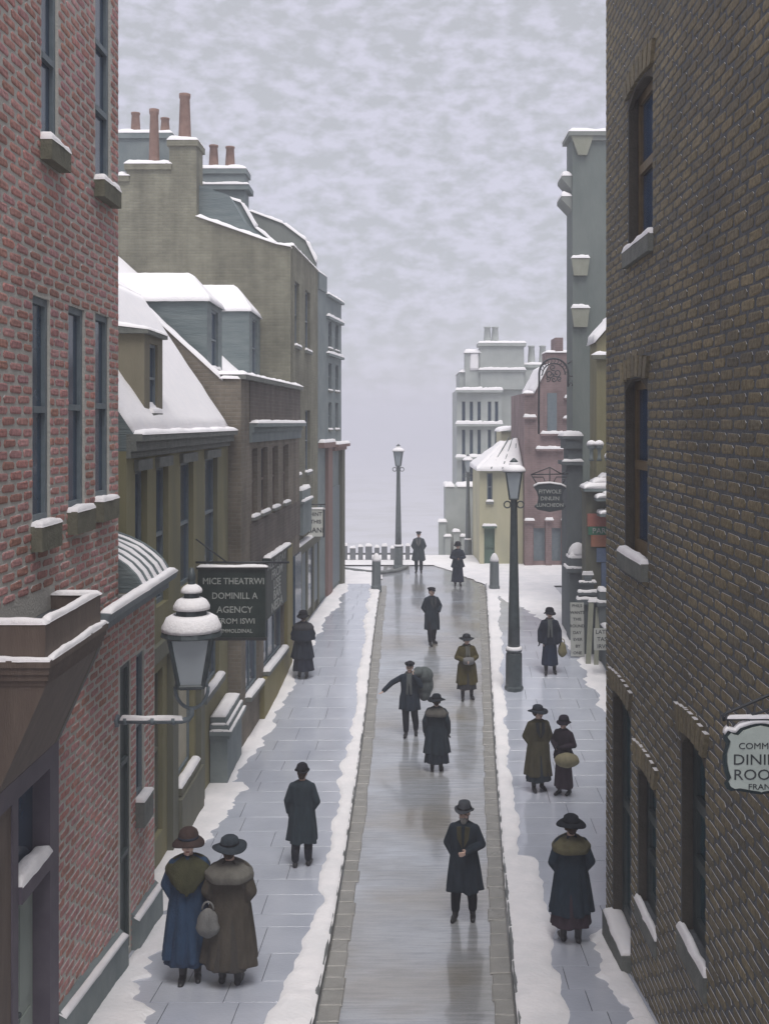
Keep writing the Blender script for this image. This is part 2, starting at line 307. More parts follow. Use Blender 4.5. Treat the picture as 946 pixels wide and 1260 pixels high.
def snow_patch(corners, h, name='snow', parent=None, cell=.12, over=.02, rag=.015, edge=.5, kind=None):
    """a quilt of snow on a four-cornered surface, rounded at the rim, uneven"""
    c = [Vector(p) for p in corners]
    nrm = (c[1] - c[0]).cross(c[3] - c[0])
    if nrm.length < 1e-9: nrm = (c[2] - c[1]).cross(c[3] - c[1])
    nrm.normalize()
    if nrm.z < 0: nrm = -nrm
    lu = max((c[1] - c[0]).length, (c[2] - c[3]).length); lv = max((c[3] - c[0]).length, (c[2] - c[1]).length)
    nu = max(4, min(46, int(lu / cell))); nv = max(4, min(30, int(lv / cell)))
    # the snow hangs over the edge a little all round
    ctr = sum(c, Vector()) / 4
    def pt(a, b): return c[0] * (1 - a) * (1 - b) + c[1] * a * (1 - b) + c[2] * a * b + c[3] * (1 - a) * b
    mb = MB(); idx = {}; vs = []
    us = [0, .03 if nu > 8 else .08] + [i / nu for i in range(1, nu)] + [.97 if nu > 8 else .92, 1]
    vv = [0, .06 if nv > 8 else .12] + [i / nv for i in range(1, nv)] + [.94 if nv > 8 else .88, 1]
    us = sorted(set(us)); vv = sorted(set(vv))
    for i, a in enumerate(us):
        for j, b in enumerate(vv):
            p = pt(a, b)
            e = min(a * lu, (1 - a) * lu, b * lv, (1 - b) * lv); w = min(lu, lv) * edge * .5
            t = min(1, e / max(1e-4, min(w, h * 1.6))); hh = h * (math.sqrt(max(0, 1 - (1 - t) ** 2)))
            k = 1 + .45 * nz3(p.x * 3.1, p.y * 3.1, p.z * 3.1 + 4) + .25 * nz3(p.x * 9, p.y * 9, p.z * 9)
            if i in (0, len(us) - 1) or j in (0, len(vv) - 1):
                out = (p - ctr); out -= nrm * out.dot(nrm); out = out.normalized() if out.length > 1e-6 else Vector()
                q = p + out * (over * (.4 + .6 * abs(nz3(p.x * 5, p.y * 5, p.z * 5 + 9))) + rag * nz3(p.x * 11, p.y * 11, p.z * 11)) - nrm * .004
                vs.append(q + nrm * h * .12)
            else: vs.append(p + nrm * hh * k)
            idx[i, j] = len(vs) - 1
    fs = [(idx[i, j], idx[i + 1, j], idx[i + 1, j + 1], idx[i, j + 1]) for i in range(len(us) - 1) for j in range(len(vv) - 1)]
    # rim down to the surface and an underside
    rim = [(i, 0) for i in range(len(us))] + [(len(us) - 1, j) for j in range(1, len(vv))] + [(i, len(vv) - 1) for i in range(len(us) - 2, -1, -1)] + [(0, j) for j in range(len(vv) - 2, 0, -1)]
    base = len(vs)
    for k in rim: vs.append(Vector(vs[idx[k]]) - nrm * (h * .12 + .006))
    n = len(rim)
    for k in range(n): fs.append((idx[rim[k]], base + k, base + (k + 1) % n, idx[rim[(k + 1) % n]]))
    fs.append(tuple(range(base, base + n)))
    mb.add(vs, fs, True)
    return mb.build(name, SNOW, parent, kind)
def fsnow(F, u0, u1, d0, d1, z, h, parent, **kw):
    return snow_patch([F.P(u0, d0, z), F.P(u1, d0, z), F.P(u1, d1, z), F.P(u0, d1, z)], h, parent=parent, cell=kw.pop('cell', .09), **kw)
def text(txt, size, m, parent, loc, rot=(R(90), 0, 0), depth=.004, align='CENTER', name='lettering', sx=1.0, bold=.0, shear=0.0):
    cu = bpy.data.curves.new(name, 'FONT'); cu.body = txt; cu.size = size; cu.extrude = depth; cu.align_x = align; cu.align_y = 'CENTER'; cu.offset = bold; cu.resolution_u = 3; cu.shear = shear
    t = bpy.data.objects.new('tmp', cu); S.collection.objects.link(t)
    dg = bpy.context.evaluated_depsgraph_get(); me = bpy.data.meshes.new_from_object(t.evaluated_get(dg)); bpy.data.objects.remove(t)
    me.materials.clear(); me.materials.append(m)
    o = bpy.data.objects.new(name, me); S.collection.objects.link(o)
    org = ORG.get(parent, Vector()); o.parent = parent; o.location = Vector(loc) - org; o.rotation_euler = rot; o.scale = (sx, 1, 1); ORG[o] = Vector(loc)
    return o
def window(parent, F, u0, u1, z0, z1, recess=.12, fm=None, gm=None, fw=.05, rails=1, sill=None, sill_d=.10, sill_h=.13, snow=.05, mull=0, sill_side=.05, name='window'):
    """sash window set back in its opening: frame > panes, sill, snow"""
    fm = fm or FRAMEB; gm = gm or GLASS; f = MB(); b0, b1 = -recess - .05, -recess + .02
    F.box(f, u0, u0 + fw, b0, b1, z0, z1); F.box(f, u1 - fw, u1, b0, b1, z0, z1)
    F.box(f, u0 + fw, u1 - fw, b0, b1, z1 - fw, z1); F.box(f, u0 + fw, u1 - fw, b0, b1, z0, z0 + fw * 1.3)
    zs = [z0 + fw * 1.3 + (z1 - fw - z0 - fw * 1.3) * k / (rails + 1) for k in range(rails + 2)]
    for z in zs[1:-1]: F.box(f, u0 + fw, u1 - fw, b0 + .005, b1 + .012, z - fw * .45, z + fw * .45)
    us = [u0 + fw + (u1 - u0 - 2 * fw) * k / (mull + 1) for k in range(mull + 2)]
    for u in us[1:-1]: F.box(f, u - .012, u + .012, b0 + .003, b1 - .01, z0 + fw * 1.3, z1 - fw)
    w = f.build(name, fm, parent)
    for i in range(rails + 1):
        for j in range(mull + 1):
            p = MB(); F.box(p, us[j] - .004, us[j + 1] + .004, b0 + .02, b0 + .032, zs[i] - .004, zs[i + 1] + .004); p.build('pane', gm, w)
    if sill:
        p = MB(); F.box(p, u0 - sill_side, u1 + sill_side, -recess + .022, sill_d, z0 - sill_h, z0 - .002); p.build('sill', sill, w)
        if snow: fsnow(F, u0 - sill_side + .01, u1 + sill_side - .01, max(-recess + .03, -.04), sill_d, z0, snow, w, cell=.05)
    return w
# ------------------------------------------------------------------ ground, road, pavements
def sheet(name, xl, xr, y0, y1, dy, nx, off, m, kind='structure', bumpy=0, label=None):
    mb = MB(); ys = []; y = y0
    while y < y1 - 1e-6: ys.append(y); y += dy(y) if callable(dy) else dy
    ys.append(y1); vs = []; fs = []
    for y in ys:
        a, b = xl(y), xr(y)
        for i in range(nx + 1):
            x = a + (b - a) * i / nx; vs.append((x, y, g(y) + off + (bumpy * nz3(x * .9, y * .9, 3) if bumpy else 0)))
    n = nx + 1
    for j in range(len(ys) - 1):
        for i in range(nx): fs.append((j * n + i, j * n + i + 1, (j + 1) * n + i + 1, (j + 1) * n + i))
    mb.add(vs, fs, True); return mb.build(name, m, None, kind)
ground = sheet('ground', lambda y: -260 - max(0, y) * .6, lambda y: 260 + max(0, y) * .6, -60, 900, lambda y: .6 if 0 < y < 60 else (3 if y < 130 else 30), 24, -.03, mat('heath_toned_to_sky', (.60, .60, .63), (.54, .54, .56), scale=.6, rough=.95, bump=.4, bscale=6, spec=.1, c3=(.5, .5, .5), s3=.09))  # heath snow greyed to the sky's brightness, so the horizon line melts away
ROAD_END = 47.4
road = sheet('road', lambda y: kerb_l(y) - (.0 if y < 41.2 else 0), lambda y: kerb_r(y) if y < 41.2 else kerb_r(41.2) - (y - 41.2) * .2, 3, ROAD_END, .3, 8, 0.0, ROADM, bumpy=.012)
LW = lambda y: -3.5 if y < 14.72 else (-4.0 if y < 20.9 else -4.0 + (y - 20.9) * .062)
RW = lambda y: 2.7 if y < 14.25 else 5.45
# pavements: a bed, and flagstones, kerb stones and gutter setts laid one by one
bed_l = sheet('pavement_left', LW, lambda y: kerb_l(y) - .02, 3, 41.2, .3, 4, KERB - .035, KERBM)
bed_r = sheet('pavement_right', lambda y: kerb_r(y) + .02, RW, 3, 41.2, .3, 4, KERB - .035, KERBM)
def slab(parent, name, m, xa0, xb0, xa1, xb1, y0, y1, top, th=.06, ch=.0015, tilt=.002):
    """one stone between two depths, chamfered arris, its top following the fall of the street"""
    mb = MB(); j = [random.uniform(-tilt, tilt) for _ in range(4)]
    P = [(xa0, y0), (xb0, y0), (xb1, y1), (xa1, y1)]
    cx, cyy = sum(p[0] for p in P) / 4, sum(p[1] for p in P) / 4
    lo = [(x, y, g(y) + top - th) for x, y in P]; mid = [(x, y, g(y) + top - ch + j[i]) for i, (x, y) in enumerate(P)]
    up = []
    for i, (x, y) in enumerate(P):
        dx, dy = cx - x, cyy - y
        up.append((x + math.copysign(min(ch, abs(dx)), dx), y + math.copysign(min(ch, abs(dy)), dy), g(y) + top + j[i]))
    mb.add(lo + mid + up, [(3, 2, 1, 0), (8, 9, 10, 11)] + [(a + i, a + (i + 1) % 4, a + 4 + (i + 1) % 4, a + 4 + i) for a in (0, 4) for i in range(4)])
    return mb.build(name, m, parent)
def pave(parent, xa, xb, y0, y1, split):
    y = y0; row = 0
    while y < y1 - .2:
        d = min(random.choice((.62, .72, .8, .9)), y1 - y); ym = y + d
        cuts = [0] + sorted(split[row % len(split)]) + [1]; gp = .004
        for a, b in zip(cuts, cuts[1:]):
            f = lambda yy, t: xa(yy) + (xb(yy) - xa(yy)) * t
            slab(parent, 'flagstone', FLAGM, f(y, a) + gp, f(y, b) - gp, f(ym, a) + gp, f(ym, b) - gp, y + gp, ym - gp, KERB)
        y = ym; row += 1
KW = .17
pave(bed_l, LW, lambda y: kerb_l(y) - KW, 9.0, 14.72, [(.36, .7), (.27, .62), (.4, .77)])
pave(bed_l, LW, lambda y: kerb_l(y) - KW, 14.72, 20.9, [(.36, .7), (.27, .62), (.4, .77)])
pave(bed_l, LW, lambda y: kerb_l(y) - KW, 20.9, 41.2, [(.36, .7), (.5,), (.27, .66)])
pave(bed_r, lambda y: kerb_r(y) + KW, lambda y: 2.7, 9.0, 14.25, [(.5,), (.36,), (.62,)])
pave(bed_r, lambda y: kerb_r(y) + KW, lambda y: 5.45, 14.25, 41.2, [(.3, .62), (.22, .5, .8), (.4, .7)])
for parent, kx, sgn in ((bed_l, kerb_l, -1), (bed_r, kerb_r, 1)):
    y = 9.0
    while y < 41.0:
        d = random.uniform(.85, 1.15); ym = min(y + d, 41.2)
        a, b = (kx(y), kx(y) + sgn * (KW - .008)); c, e = (kx(ym), kx(ym) + sgn * (KW - .008))
        slab(parent, 'kerb_stone', KERBM, min(a, b), max(a, b), min(c, e), max(c, e), y + .005, ym - .005, KERB + .006, th=.2, ch=.02)
        y = ym
    y = 9.0
    while y < 41.0:
        d = random.uniform(.34, .5); ym = y + d; w = .25 + random.uniform(-.02, .02)
        a, b = kx(y) - sgn * .01, kx(y) - sgn * w; c, e = kx(ym) - sgn * .01, kx(ym) - sgn * w
        slab(road, 'gutter_sett', GUTM, min(a, b), max(a, b), min(c, e), max(c, e), y + .006, ym - .006, .02 + random.uniform(-.004, .004), th=.08, ch=.012, tilt=.005)
        y = ym
# ------------------------------------------------------------------ snow lying on the ground
def drift(name, xa, xb, y0, y1, off, h, dy=.07, nx=7):
    """long ragged drift between two wandering edges; the edges thin out to nothing"""
    mb = MB(); vs = []; fs = []; n = nx + 1; ys = [y0 + (y1 - y0) * k / max(2, int((y1 - y0) / dy)) for k in range(max(2, int((y1 - y0) / dy)) + 1)]
    for y in ys:
        a, b = xa(y), xb(y); e = min(1, (y - y0) / .3, (y1 - y) / .3)
        for i in range(n):
            t = i / nx; x = a + (b - a) * t; q = min(t, 1 - t) * abs(b - a)
            hh = h * min(1, q / .09) ** .5 * (.75 + .5 * nz3(x * 2.3, y * 2.3, 1) + .3 * nz3(x * 8, y * 8, 5)) * max(.05, e) if 0 < i < nx else -.012
            vs.append((x, y, g(y) + off + hh))
    for j in range(len(ys) - 1):
        for i in range(nx): fs.append((j * n + i, j * n + i + 1, (j + 1) * n + i + 1, (j + 1) * n + i))
    mb.add(vs, fs, True); o = mb.build(name, TROD, None, 'stuff'); return o
def rag(y, s, amp, seed): return amp * (nz3(y * s, seed, .3) + .55 * nz3(y * s * 2.7, seed, 2.1) + .3 * nz3(y * s * 7, seed, 5.5))
def lab(o, l, c): o['label'] = l; o['category'] = c; return o
lab(drift('snow_drift', lambda y: -1.32 - rag(y, .6, .15, 3) - max(0, 13.5 - y) * .12, lambda y: kerb_l(y) - .004 + .012 * nz3(y * 3, 0, 0), 9, 41.2, KERB + .006, .035), 'ragged snow strip along the kerb of the left pavement', 'snow')
lab(drift('snow_drift', lambda y: kerb_r(y) + .004 + .012 * nz3(y * 3, 0, 7), lambda y: kerb_r(y) + .31 + rag(y, .6, .13, 8) + (.25 if y < 17 else 0) + max(0, y - 30) * .02, 9, 41.2, KERB + .006, .035), 'ragged snow strip along the kerb of the right pavement', 'snow')
lab(drift('snow_drift', lambda y: -3.47, lambda y: -3.02 + rag(y, 1.1, .34, 13) + max(0, 12.6 - y) * .05, 9, 14.7, KERB, .04), 'snow against the foot of the red brick house', 'snow')
lab(drift('snow_drift', lambda y: -3.97, lambda y: -3.3 + rag(y, 1.0, .3, 23) + (.14 if y > 17.5 else -.1), 14.72, 20.9, KERB, .04), 'snow against the foot of the olive shop front on the left', 'snow')
lab(drift('snow_drift', lambda y: LW(y) + .03, lambda y: LW(y) + .62 + rag(y, .8, .22, 33), 20.9, 41.2, KERB, .04), 'narrow snow strip against the walls up the left pavement', 'snow')
lab(drift('snow_drift', lambda y: 2.33 + rag(y, 1.4, .2, 43) + max(0, y - 12.9) * .17, lambda y: 2.67, 9, 14.2, KERB, .04), 'snow against the foot of the dark brown brick house', 'snow')
lab(drift('snow_drift', lambda y: max(kerb_r(y) + .25, 4.75 + rag(y, .8, .3, 53) - max(0, y - 31.5) * .2 - max(0, y - 37) * .2), lambda y: 5.42 + max(0, min(.25, (y - 33.5) * .3)), 24, 41.2, KERB, .04), 'snow by the stone piers on the right pavement', 'snow')
# top of the hill: trodden snow round the crossing
lab(drift('snow_drift', lambda y: -9, lambda y: -1.0 - .35 * max(0, 1 - abs(y - 41.6) / 1.5) - (0 if y < 43 else (y - 43) * .12) + rag(y, .8, .15, 63), 41.2, 46.2, .03, .05, dy=.12, nx=24), 'snow on the corner behind the left bollard', 'snow')
lab(drift('snow_drift', lambda y: kerb_r(41.2) + .02 - max(0, y - 41.6) * .34 + min(1, max(0, y - 41.4)) * rag(y, .8, .2, 73), lambda y: 13, 41.2, 49.5, .03, .05, dy=.12, nx=30), 'wide snow field behind the right bollard at the hilltop', 'snow')
lab(drift('snow_drift', lambda y: -9, lambda y: 4, 46.9, 52, .03, .05, dy=.15, nx=24), 'snow along the brow of the hill by the railing posts', 'snow')
# cart track curving off to the left at the top
mb = MB(); path = [(-6.5, 46.6), (-4.2, 46.1), (-2.6, 45.4), (-1.6, 44.6), (-1.0, 44.5), (-.4, 45.0), (.1, 46.4)]
pts = []
for k in range(len(path) - 1):
    for t in range(6):
        a, b = Vector(path[k]), Vector(path[k + 1]); pts.append(a + (b - a) * t / 6)
mb.tube([(p.x, p.y, g(p.y) + .06) for p in pts], .09, n=6); o = mb.build('kerb_edge', KERBM, None, 'structure')
# ------------------------------------------------------------------ brickwork laid brick by brick
def brick_mesh(L, H, seed, bulge=(.010, .015)):
    rnd = random.Random(seed); c = min(.03, H * .3); V = []
    def outline(ins):
        x, z = L / 2 - ins, H / 2 - ins; k = c
        pts = [(-x + k, -z), (x - k, -z), (x, -z + k), (x, z - k), (x - k, z), (-x + k, z), (-x, z - k), (-x, -z + k)]
        return pts
    jit = [(rnd.uniform(-.008, .008), rnd.uniform(-.006, .006)) for _ in range(8)]; bul = rnd.uniform(*bulge)
    for ins, d in ((0, -.01), (.001, bul * .55), (.014, bul)):
        for i, (x, z) in enumerate(outline(ins)): V.append((x + jit[i][0], d + (rnd.uniform(-.002, .002) if d == bul else 0), z + jit[i][1]))
    F_ = [(a + i, a + (i + 1) % 8, a + 8 + (i + 1) % 8, a + 8 + i) for a in (0, 8) for i in range(8)] + [tuple(range(16, 24))]
    return V, F_
def brickwork(parent, F, u0, u1, z0, z1, holes, m, bl, bh, gap, seed, n_single=300, hgap=.06, bulge=(.009, .014)):
    rnd = random.Random(seed); variants = [brick_mesh(bl - hgap, bh - gap, seed * 31 + k, bulge) for k in range(8)]
    items = []; row = 0; z = z0
    while z < z1 - bh * .6:
        u = u0 - (bl / 2 if row % 2 else 0) + rnd.uniform(-.02, .02); zc = z + bh / 2
        while u < u1:
            a, b = max(u + rnd.uniform(-.012, .012), u0), min(u + bl, u1); u += bl
            segs = [(a, b)]
            for h in holes:
                if h[2] - bh * .35 < zc < h[3] + bh * .35:
                    ns = []
                    for (p, q) in segs:
                        if q <= h[0] or p >= h[1]: ns.append((p, q)); continue
                        if p < h[0]: ns.append((p, h[0]))
                        if q > h[1]: ns.append((h[1], q))
                    segs = ns
            for p, q in segs:
                if q - p > .08: items.append(((p + q) / 2, zc + rnd.uniform(-.006, .006), (q - p) / bl, rnd.uniform(.92, 1.05)))
        z += bh; row += 1
    def size(it):
        P = F.P(it[0], 0, it[1]); px, py = CX + FPX * P.x / P.y, CY - FPX * (P.z - CAMZ) / P.y
        if not (-5 < px < 951 and -5 < py < 1265): return -1.0
        return it[2] / P.y ** 3          # foreshortened length times height
    order = sorted(range(len(items)), key=lambda i: -size(items[i])); single = set(order[:n_single])
    org = ORG[parent]; meshes = []
    for V, F_ in variants:
        me = bpy.data.meshes.new('brick'); P0 = F.P(0, 0, 0)
        me.from_pydata([tuple(F.P(x, d, zz) - P0) for x, d, zz in V], [], F_); me.materials.append(m)
        me.attributes.new('pick', 'FLOAT', 'POINT'); meshes.append(me)
    big = MB(); pick = []
    for i, (uc, zc, s, hs) in enumerate(items):
        k = rnd.randrange(8)
        if i in single:
            o = bpy.data.objects.new('brick', meshes[k]); S.collection.objects.link(o); o.parent = parent; o.location = F.P(uc, 0, zc) - org
            sc = Vector((abs(F.dir.x) * (s - 1) + 1, abs(F.dir.y) * (s - 1) + 1, hs)); o.scale = sc; ORG[o] = F.P(uc, 0, zc)
        else:
            V, F_ = variants[k]; big.add([F.P(uc + x * s, d, zc + zz * hs) for x, d, zz in V], F_); pick += [rnd.random()] * len(V)
    ob = big.build('brickwork', m, parent, 'stuff'); at = ob.data.attributes.new('pick', 'FLOAT', 'POINT'); at.data.foreach_set('value', pick)
    return ob
RED = mat_brick('red_brick', [(.50, .25, .24), (.44, .215, .165), (.56, .30, .285), (.40, .20, .145), (.48, .245, .25), (.52, .235, .19)], .10)
REDM = mat('red_house_mortar', (.46, .445, .40), (.54, .52, .47), scale=14, rough=.95, bump=.5)
BRN = mat_brick('brown_brick', [(.21, .175, .10), (.165, .145, .10), (.235, .195, .115), (.185, .155, .095), (.145, .13, .095)], .22)
BRNM = mat('brown_house_mortar', (.10, .11, .12), (.15, .16, .17), scale=14, rough=.95, bump=.5)
BRICKO = mat_brickwall('olive_brick_wall', (.235, .228, .17), (.20, .195, .145), (.21, .207, .165))
BRICKB = mat_brickwall('brown_stock_brick', (.185, .16, .125), (.22, .19, .15), (.215, .195, .165))
BRICKD = mat_brickwall('dark_stock_brick', (.12, .105, .09), (.15, .125, .11), (.16, .145, .13))
BRICKM = mat_brickwall('maroon_brick', (.25, .175, .17), (.28, .195, .19), (.27, .21, .205))
OLIVE = mat('olive_render', (.20, .185, .10), (.25, .23, .135), scale=1.6, rough=.9, bump=.35, bscale=18, c3=(.17, .165, .105), stretch=(1, 1, .35))
OLIVED = mat('dark_olive_paint', (.11, .115, .085), (.15, .15, .115), scale=2, rough=.7, bump=.3, bscale=18, stretch=(1, 1, .3))
GREYG = mat('grey_green_render', (.19, .21, .195), (.25, .265, .245), scale=1.2, rough=.9, bump=.3, bscale=12, stretch=(1, 1, .35))
GREYB = mat('blue_grey_stone', (.17, .205, .21), (.23, .265, .265), scale=1.8, rough=.85, bump=.4, bscale=14)
YELL = mat('yellow_render', (.46, .44, .30), (.52, .49, .345), scale=1.3, rough=.9, bump=.3, bscale=12, stretch=(1, 1, .3), c3=(.40, .39, .28))
OCHRE = mat('ochre_stall_board', (.20, .175, .07), (.25, .215, .10), scale=3, rough=.7, stretch=(1, 1, .3))
BUFF = mat('buff_blind', (.40, .37, .28), (.46, .43, .34), scale=3, rough=.9)
BROWNW = mat('brown_stained_wood', (.115, .088, .072), (.155, .12, .098), scale=3, rough=.6, bump=.3, bscale=30, stretch=(3, 3, .5))
PURP = mat('plum_paint', (.105, .09, .115), (.14, .12, .145), scale=3, rough=.55)
PALEG = mat('pale_green_door', (.27, .31, .28), (.33, .37, .335), scale=2.5, rough=.6, stretch=(1, 1, .3))
TEALW = mat('teal_woodwork', (.045, .06, .062), (.065, .085, .085), scale=3, rough=.5)

# ================================================================== red brick house, left foreground
t = thing('brick_house', 'tall red brick house in the left foreground with narrow blue windows', 'house', (-3.5, 11, .4))
F = Facade((-3.5, 4.5), (-3.5, 14.7)); uY = lambda y: y - 4.5
up = [(uY(10.14), uY(10.62), 9.72, 12.9), (uY(11.9), uY(12.5), 9.74, 12.9)]
lowr = [(uY(9.9), uY(10.38), 6.03, 8.2), (uY(10.95), uY(11.5), 6.08, 8.22), (uY(11.9), uY(12.45), 6.12, 8.24)]
door = (uY(12.93), uY(13.42), .36, 4.0); win = (uY(13.70), uY(14.10), 2.1, 3.98); shop = (uY(6.2), uY(10.38), .3, 3.8)
holes = up + lowr
m1 = MB(); F.wall(m1, 0, uY(12.85), -.4, 13.3, [h for h in holes] + [shop], thick=5.5, reveal=.2)
wall = m1.build('wall', REDM, t)
m1 = MB(); F.wall(m1, uY(12.853), uY(14.7), -.4, 4.62, [door, win], thick=5.4, reveal=.2); wall2 = m1.build('wall', REDM, t)
brickwork(wall, F, uY(4.55), uY(12.85), .2, 13.25, holes + [(uY(8.8), uY(10.52), 0, 5.34), (uY(6.15), uY(10.52), 0, 3.9)], RED, .34, .098, .027, 11, 300, hgap=.066, bulge=(.006, .010))
brickwork(wall2, F, uY(12.86), uY(14.69), .0, 4.6, [door, win], RED, .33, .098, .027, 12, 120, hgap=.066, bulge=(.006, .010))
for h in up: window(t, F, *h, recess=.045, rails=3, sill=STONEO, sill_d=.12, sill_h=.2, snow=.06, fw=.07)
for h in lowr: window(t, F, *h, recess=.045, rails=1, sill=STONEO, sill_d=.11, sill_h=.24, snow=.05, fw=.07)
window(t, F, *win, recess=.045, rails=1, sill=STONEG, sill_d=.12, sill_h=.34, snow=.05, fw=.05)
window(t, F, *door, recess=.04, rails=2, fm=TEALW, gm=TEALW, fw=.07, name='door')
for a, b in ((10.55, 12.9), (13.45, 14.72)):     # sloped stone plinth
    n = 5
    pl = MB()
    for k in range(n):
        ya, yb = a + (b - a) * k / n, a + (b - a) * (k + 1) / n
        pl.hexa([(-3.5, ya, g(ya) - .1), (-3.38, ya, g(ya) - .1), (-3.38, yb, g(yb) - .1), (-3.5, yb, g(yb) - .1),
                 (-3.5, ya, g(ya) + .60), (-3.39, ya, g(ya) + .50), (-3.39, yb, g(yb) + .50), (-3.5, yb, g(yb) + .60)])
    o = pl.build('plinth', GREYB, t)
    snow_patch([(-3.46, a, g(a) + .55), (-3.385, a, g(a) + .505), (-3.385, b, g(b) + .505), (-3.46, b, g(b) + .55)], .035, parent=o, cell=.06)
# curved lean-to roof beyond the gable, with standing ribs
prof = [(-4.95 + 1.75 * math.sin(R(8 + 72 * k / 8)), 4.84 + .78 * math.cos(R(8 + 72 * k / 8))) for k in range(9)]
rf = MB(); ya, yb = 12.87, 14.42
poly = [(x, ya, z) for x, z in prof] + [(prof[-1][0], ya, prof[-1][1] - .05), (prof[0][0], ya, prof[-1][1] - .05)]
rf.prism(poly, (0, yb - ya, 0)); roof = rf.build('roof', SLATE, t)
for k in range(6):
    y = ya + .04 + (yb - ya - .1) * k / 5
    q = MB(); q.loft([[(x, y - .035, z - .01), (x, y + .035, z - .01), (x, y + .03, z + .05), (x, y - .03, z + .05)] for x, z in prof], False); q.build('roof_rib', SLATE, roof)
for k in range(5):
    y0 = ya + .09 + (yb - ya - .1) * k / 5; y1 = y0 + (yb - ya - .1) / 5 - .10
    vs = MB(); rings = []
    for i, (x, z) in enumerate(prof):
        w = .012 * nz3(x * 5, y0 * 5, 0); hh = .05 + .02 * nz3(x * 6, y0 * 3, 2)
        rings.append([(x, y0 + w, z - .004), (x, y1 + w, z - .004), (x, y1 - .03 + w, z + hh), (x, (y0 + y1) / 2, z + hh + .01), (x, y0 + .03 + w, z + hh)])
    vs.loft(rings, True); vs.build('snow', SNOW, roof)
gt = MB(); ex, ez = prof[-1]
gt.loft([[(ex - .06, y, ez - .12), (ex + .07, y, ez - .10), (ex + .10, y, ez + .0), (ex - .02, y, ez + .01)] for y in (11.15, 12.0, 13.2, 14.5)], False)
gt.loft([[(ex - .18, y, ez - .20), (ex - .03, y, ez - .20), (ex - .03, y, ez - .125), (ex - .18, y, ez - .125)] for y in (11.15, 14.5)], False)
o = gt.build('gutter', FRAMEB, t); snow_patch([(ex - .02, 11.2, ez + .012), (ex + .1, 11.2, ez + .0), (ex + .1, 14.48, ez + .0), (ex - .02, 14.48, ez + .012)], .045, parent=o, cell=.07)
cs = MB(); cs.box(-3.5, ex - .03, 11.15, 14.5, ez - .235, ez - .2); cs.build('soffit', FRAMEB, t)
# boxed bay head over the shop door
bay = MB(); X1 = -3.03; ye = 10.48; y0 = 8.88; zt = 5.31
bay.box(-3.5, X1, y0, ye, zt - .30, zt - .16)
for a, b, c, d in ((-3.5, X1, ye - .07, ye), (X1 - .07, X1, y0, ye - .07), (-3.5, X1 - .07, y0, y0 + .07)): bay.box(a, b, c, d, zt - .16, zt)
b1 = bay.build('bay_parapet', BROWNW, t)
for a, b, c, d in ((-3.49, X1 + .005, ye - .075, ye + .005), (X1 - .075, X1 + .005, y0 + .08, ye - .08), (-3.49, X1 + .005, y0 - .005, y0 + .075)):
    snow_patch([(a, c, zt), (b, c, zt), (b, d, zt), (a, d, zt)], .035, parent=b1, cell=.06)
lead = MB(); lead.box(-3.497, X1 - .075, y0 + .08, ye - .08, zt - .16, zt - .145); lead.build('lead_flat', mat('wet_lead', (.05, .058, .068), (.09, .1, .11), scale=4, rough=.3, spec=.6), b1)
co = MB()
for k, (o_, h0, h1) in enumerate(((.06, .36, .30), (.045, .42, .36), (.03, .475, .42), (.01, .52, .475))): co.box(-3.5, X1 + o_, y0 - o_, ye + o_, zt - h0, zt - h1)
c1 = co.build('cornice', BROWNW, t)
snow_patch([(-3.49, y0 - .06, zt - .30), (X1 + .06, y0 - .06, zt - .30), (X1 + .06, y0 - .002, zt - .30), (-3.49, y0 - .002, zt - .30)], .03, parent=c1, cell=.06, over=.005)
snow_patch([(X1 - .0, y0, zt - .30), (X1 + .06, y0, zt - .30), (X1 + .06, ye + .06, zt - .30), (X1 - .0, ye + .06, zt - .30)], .035, parent=c1, cell=.06, over=.005)
snow_patch([(-3.49, ye + .002, zt - .30), (X1 + .06, ye + .002, zt - .30), (X1 + .06, ye + .06, zt - .30), (-3.49, ye + .06, zt - .30)], .03, parent=c1, cell=.06, over=.005)
cv = MB(); zb, ztp = 3.86, zt - .52
cv.prism([(-3.5, y0, ztp), (X1, y0, ztp), (X1 - .03, y0, ztp - .08), (-3.44, y0, zb), (-3.5, y0, zb)], (0, ye - .12 - y0, 0)); cv.build('coving', BROWNW, t)
for dd, mm, w in ((-.12, OLIVED, .05), (-.07, PURP, .05), (-.02, OLIVED, .03)):
    q = MB(); q.prism([(-3.5, ye + dd, ztp), (X1 + .004, ye + dd, ztp), (X1 - .026, ye + dd, ztp - .08), (-3.436, ye + dd, zb), (-3.5, ye + dd, zb)], (0, w - .002, 0)); q.build('end_board', mm, t)
# shop doorway under it
dr = MB(); F.box(dr, uY(10.24), uY(10.5), -.2, .05, .3, 3.85); F.box(dr, uY(6.2), uY(10.24), -.2, .06, 3.66, 3.855); F.box(dr, uY(9.28), uY(9.42), -.2, .045, .3, 3.66)
fr = dr.build('door_frame', PURP, t)
q = MB(); F.box(q, uY(6.2), uY(9.28), -.2, .03, .3, 3.66); q.build('dark_panel', BROWNW, t)
q = MB(); F.box(q, uY(9.42), uY(10.24), -.14, -.12, 2.86, 3.66); q.build('fanlight', GLASS, t)
q = MB(); F.box(q, uY(9.42), uY(10.24), -.2, .08, 2.70, 2.855); tr = q.build('transom', PURP, t)
fsnow(F, uY(9.44), uY(10.22), -.1, .08, 2.855, .07, tr, cell=.06)
q = MB(); F.box(q, uY(9.42), uY(10.24), -.16, -.12, .3, 2.70)
for a, b, c, d in ((9.5, 9.79, .6, 1.4), (9.87, 10.16, .6, 1.4), (9.5, 9.79, 1.55, 2.55), (9.87, 10.16, 1.55, 2.55)): F.box(q, uY(a), uY(b), -.12, -.105, c, d)
dd = q.build('door', PALEG, t)
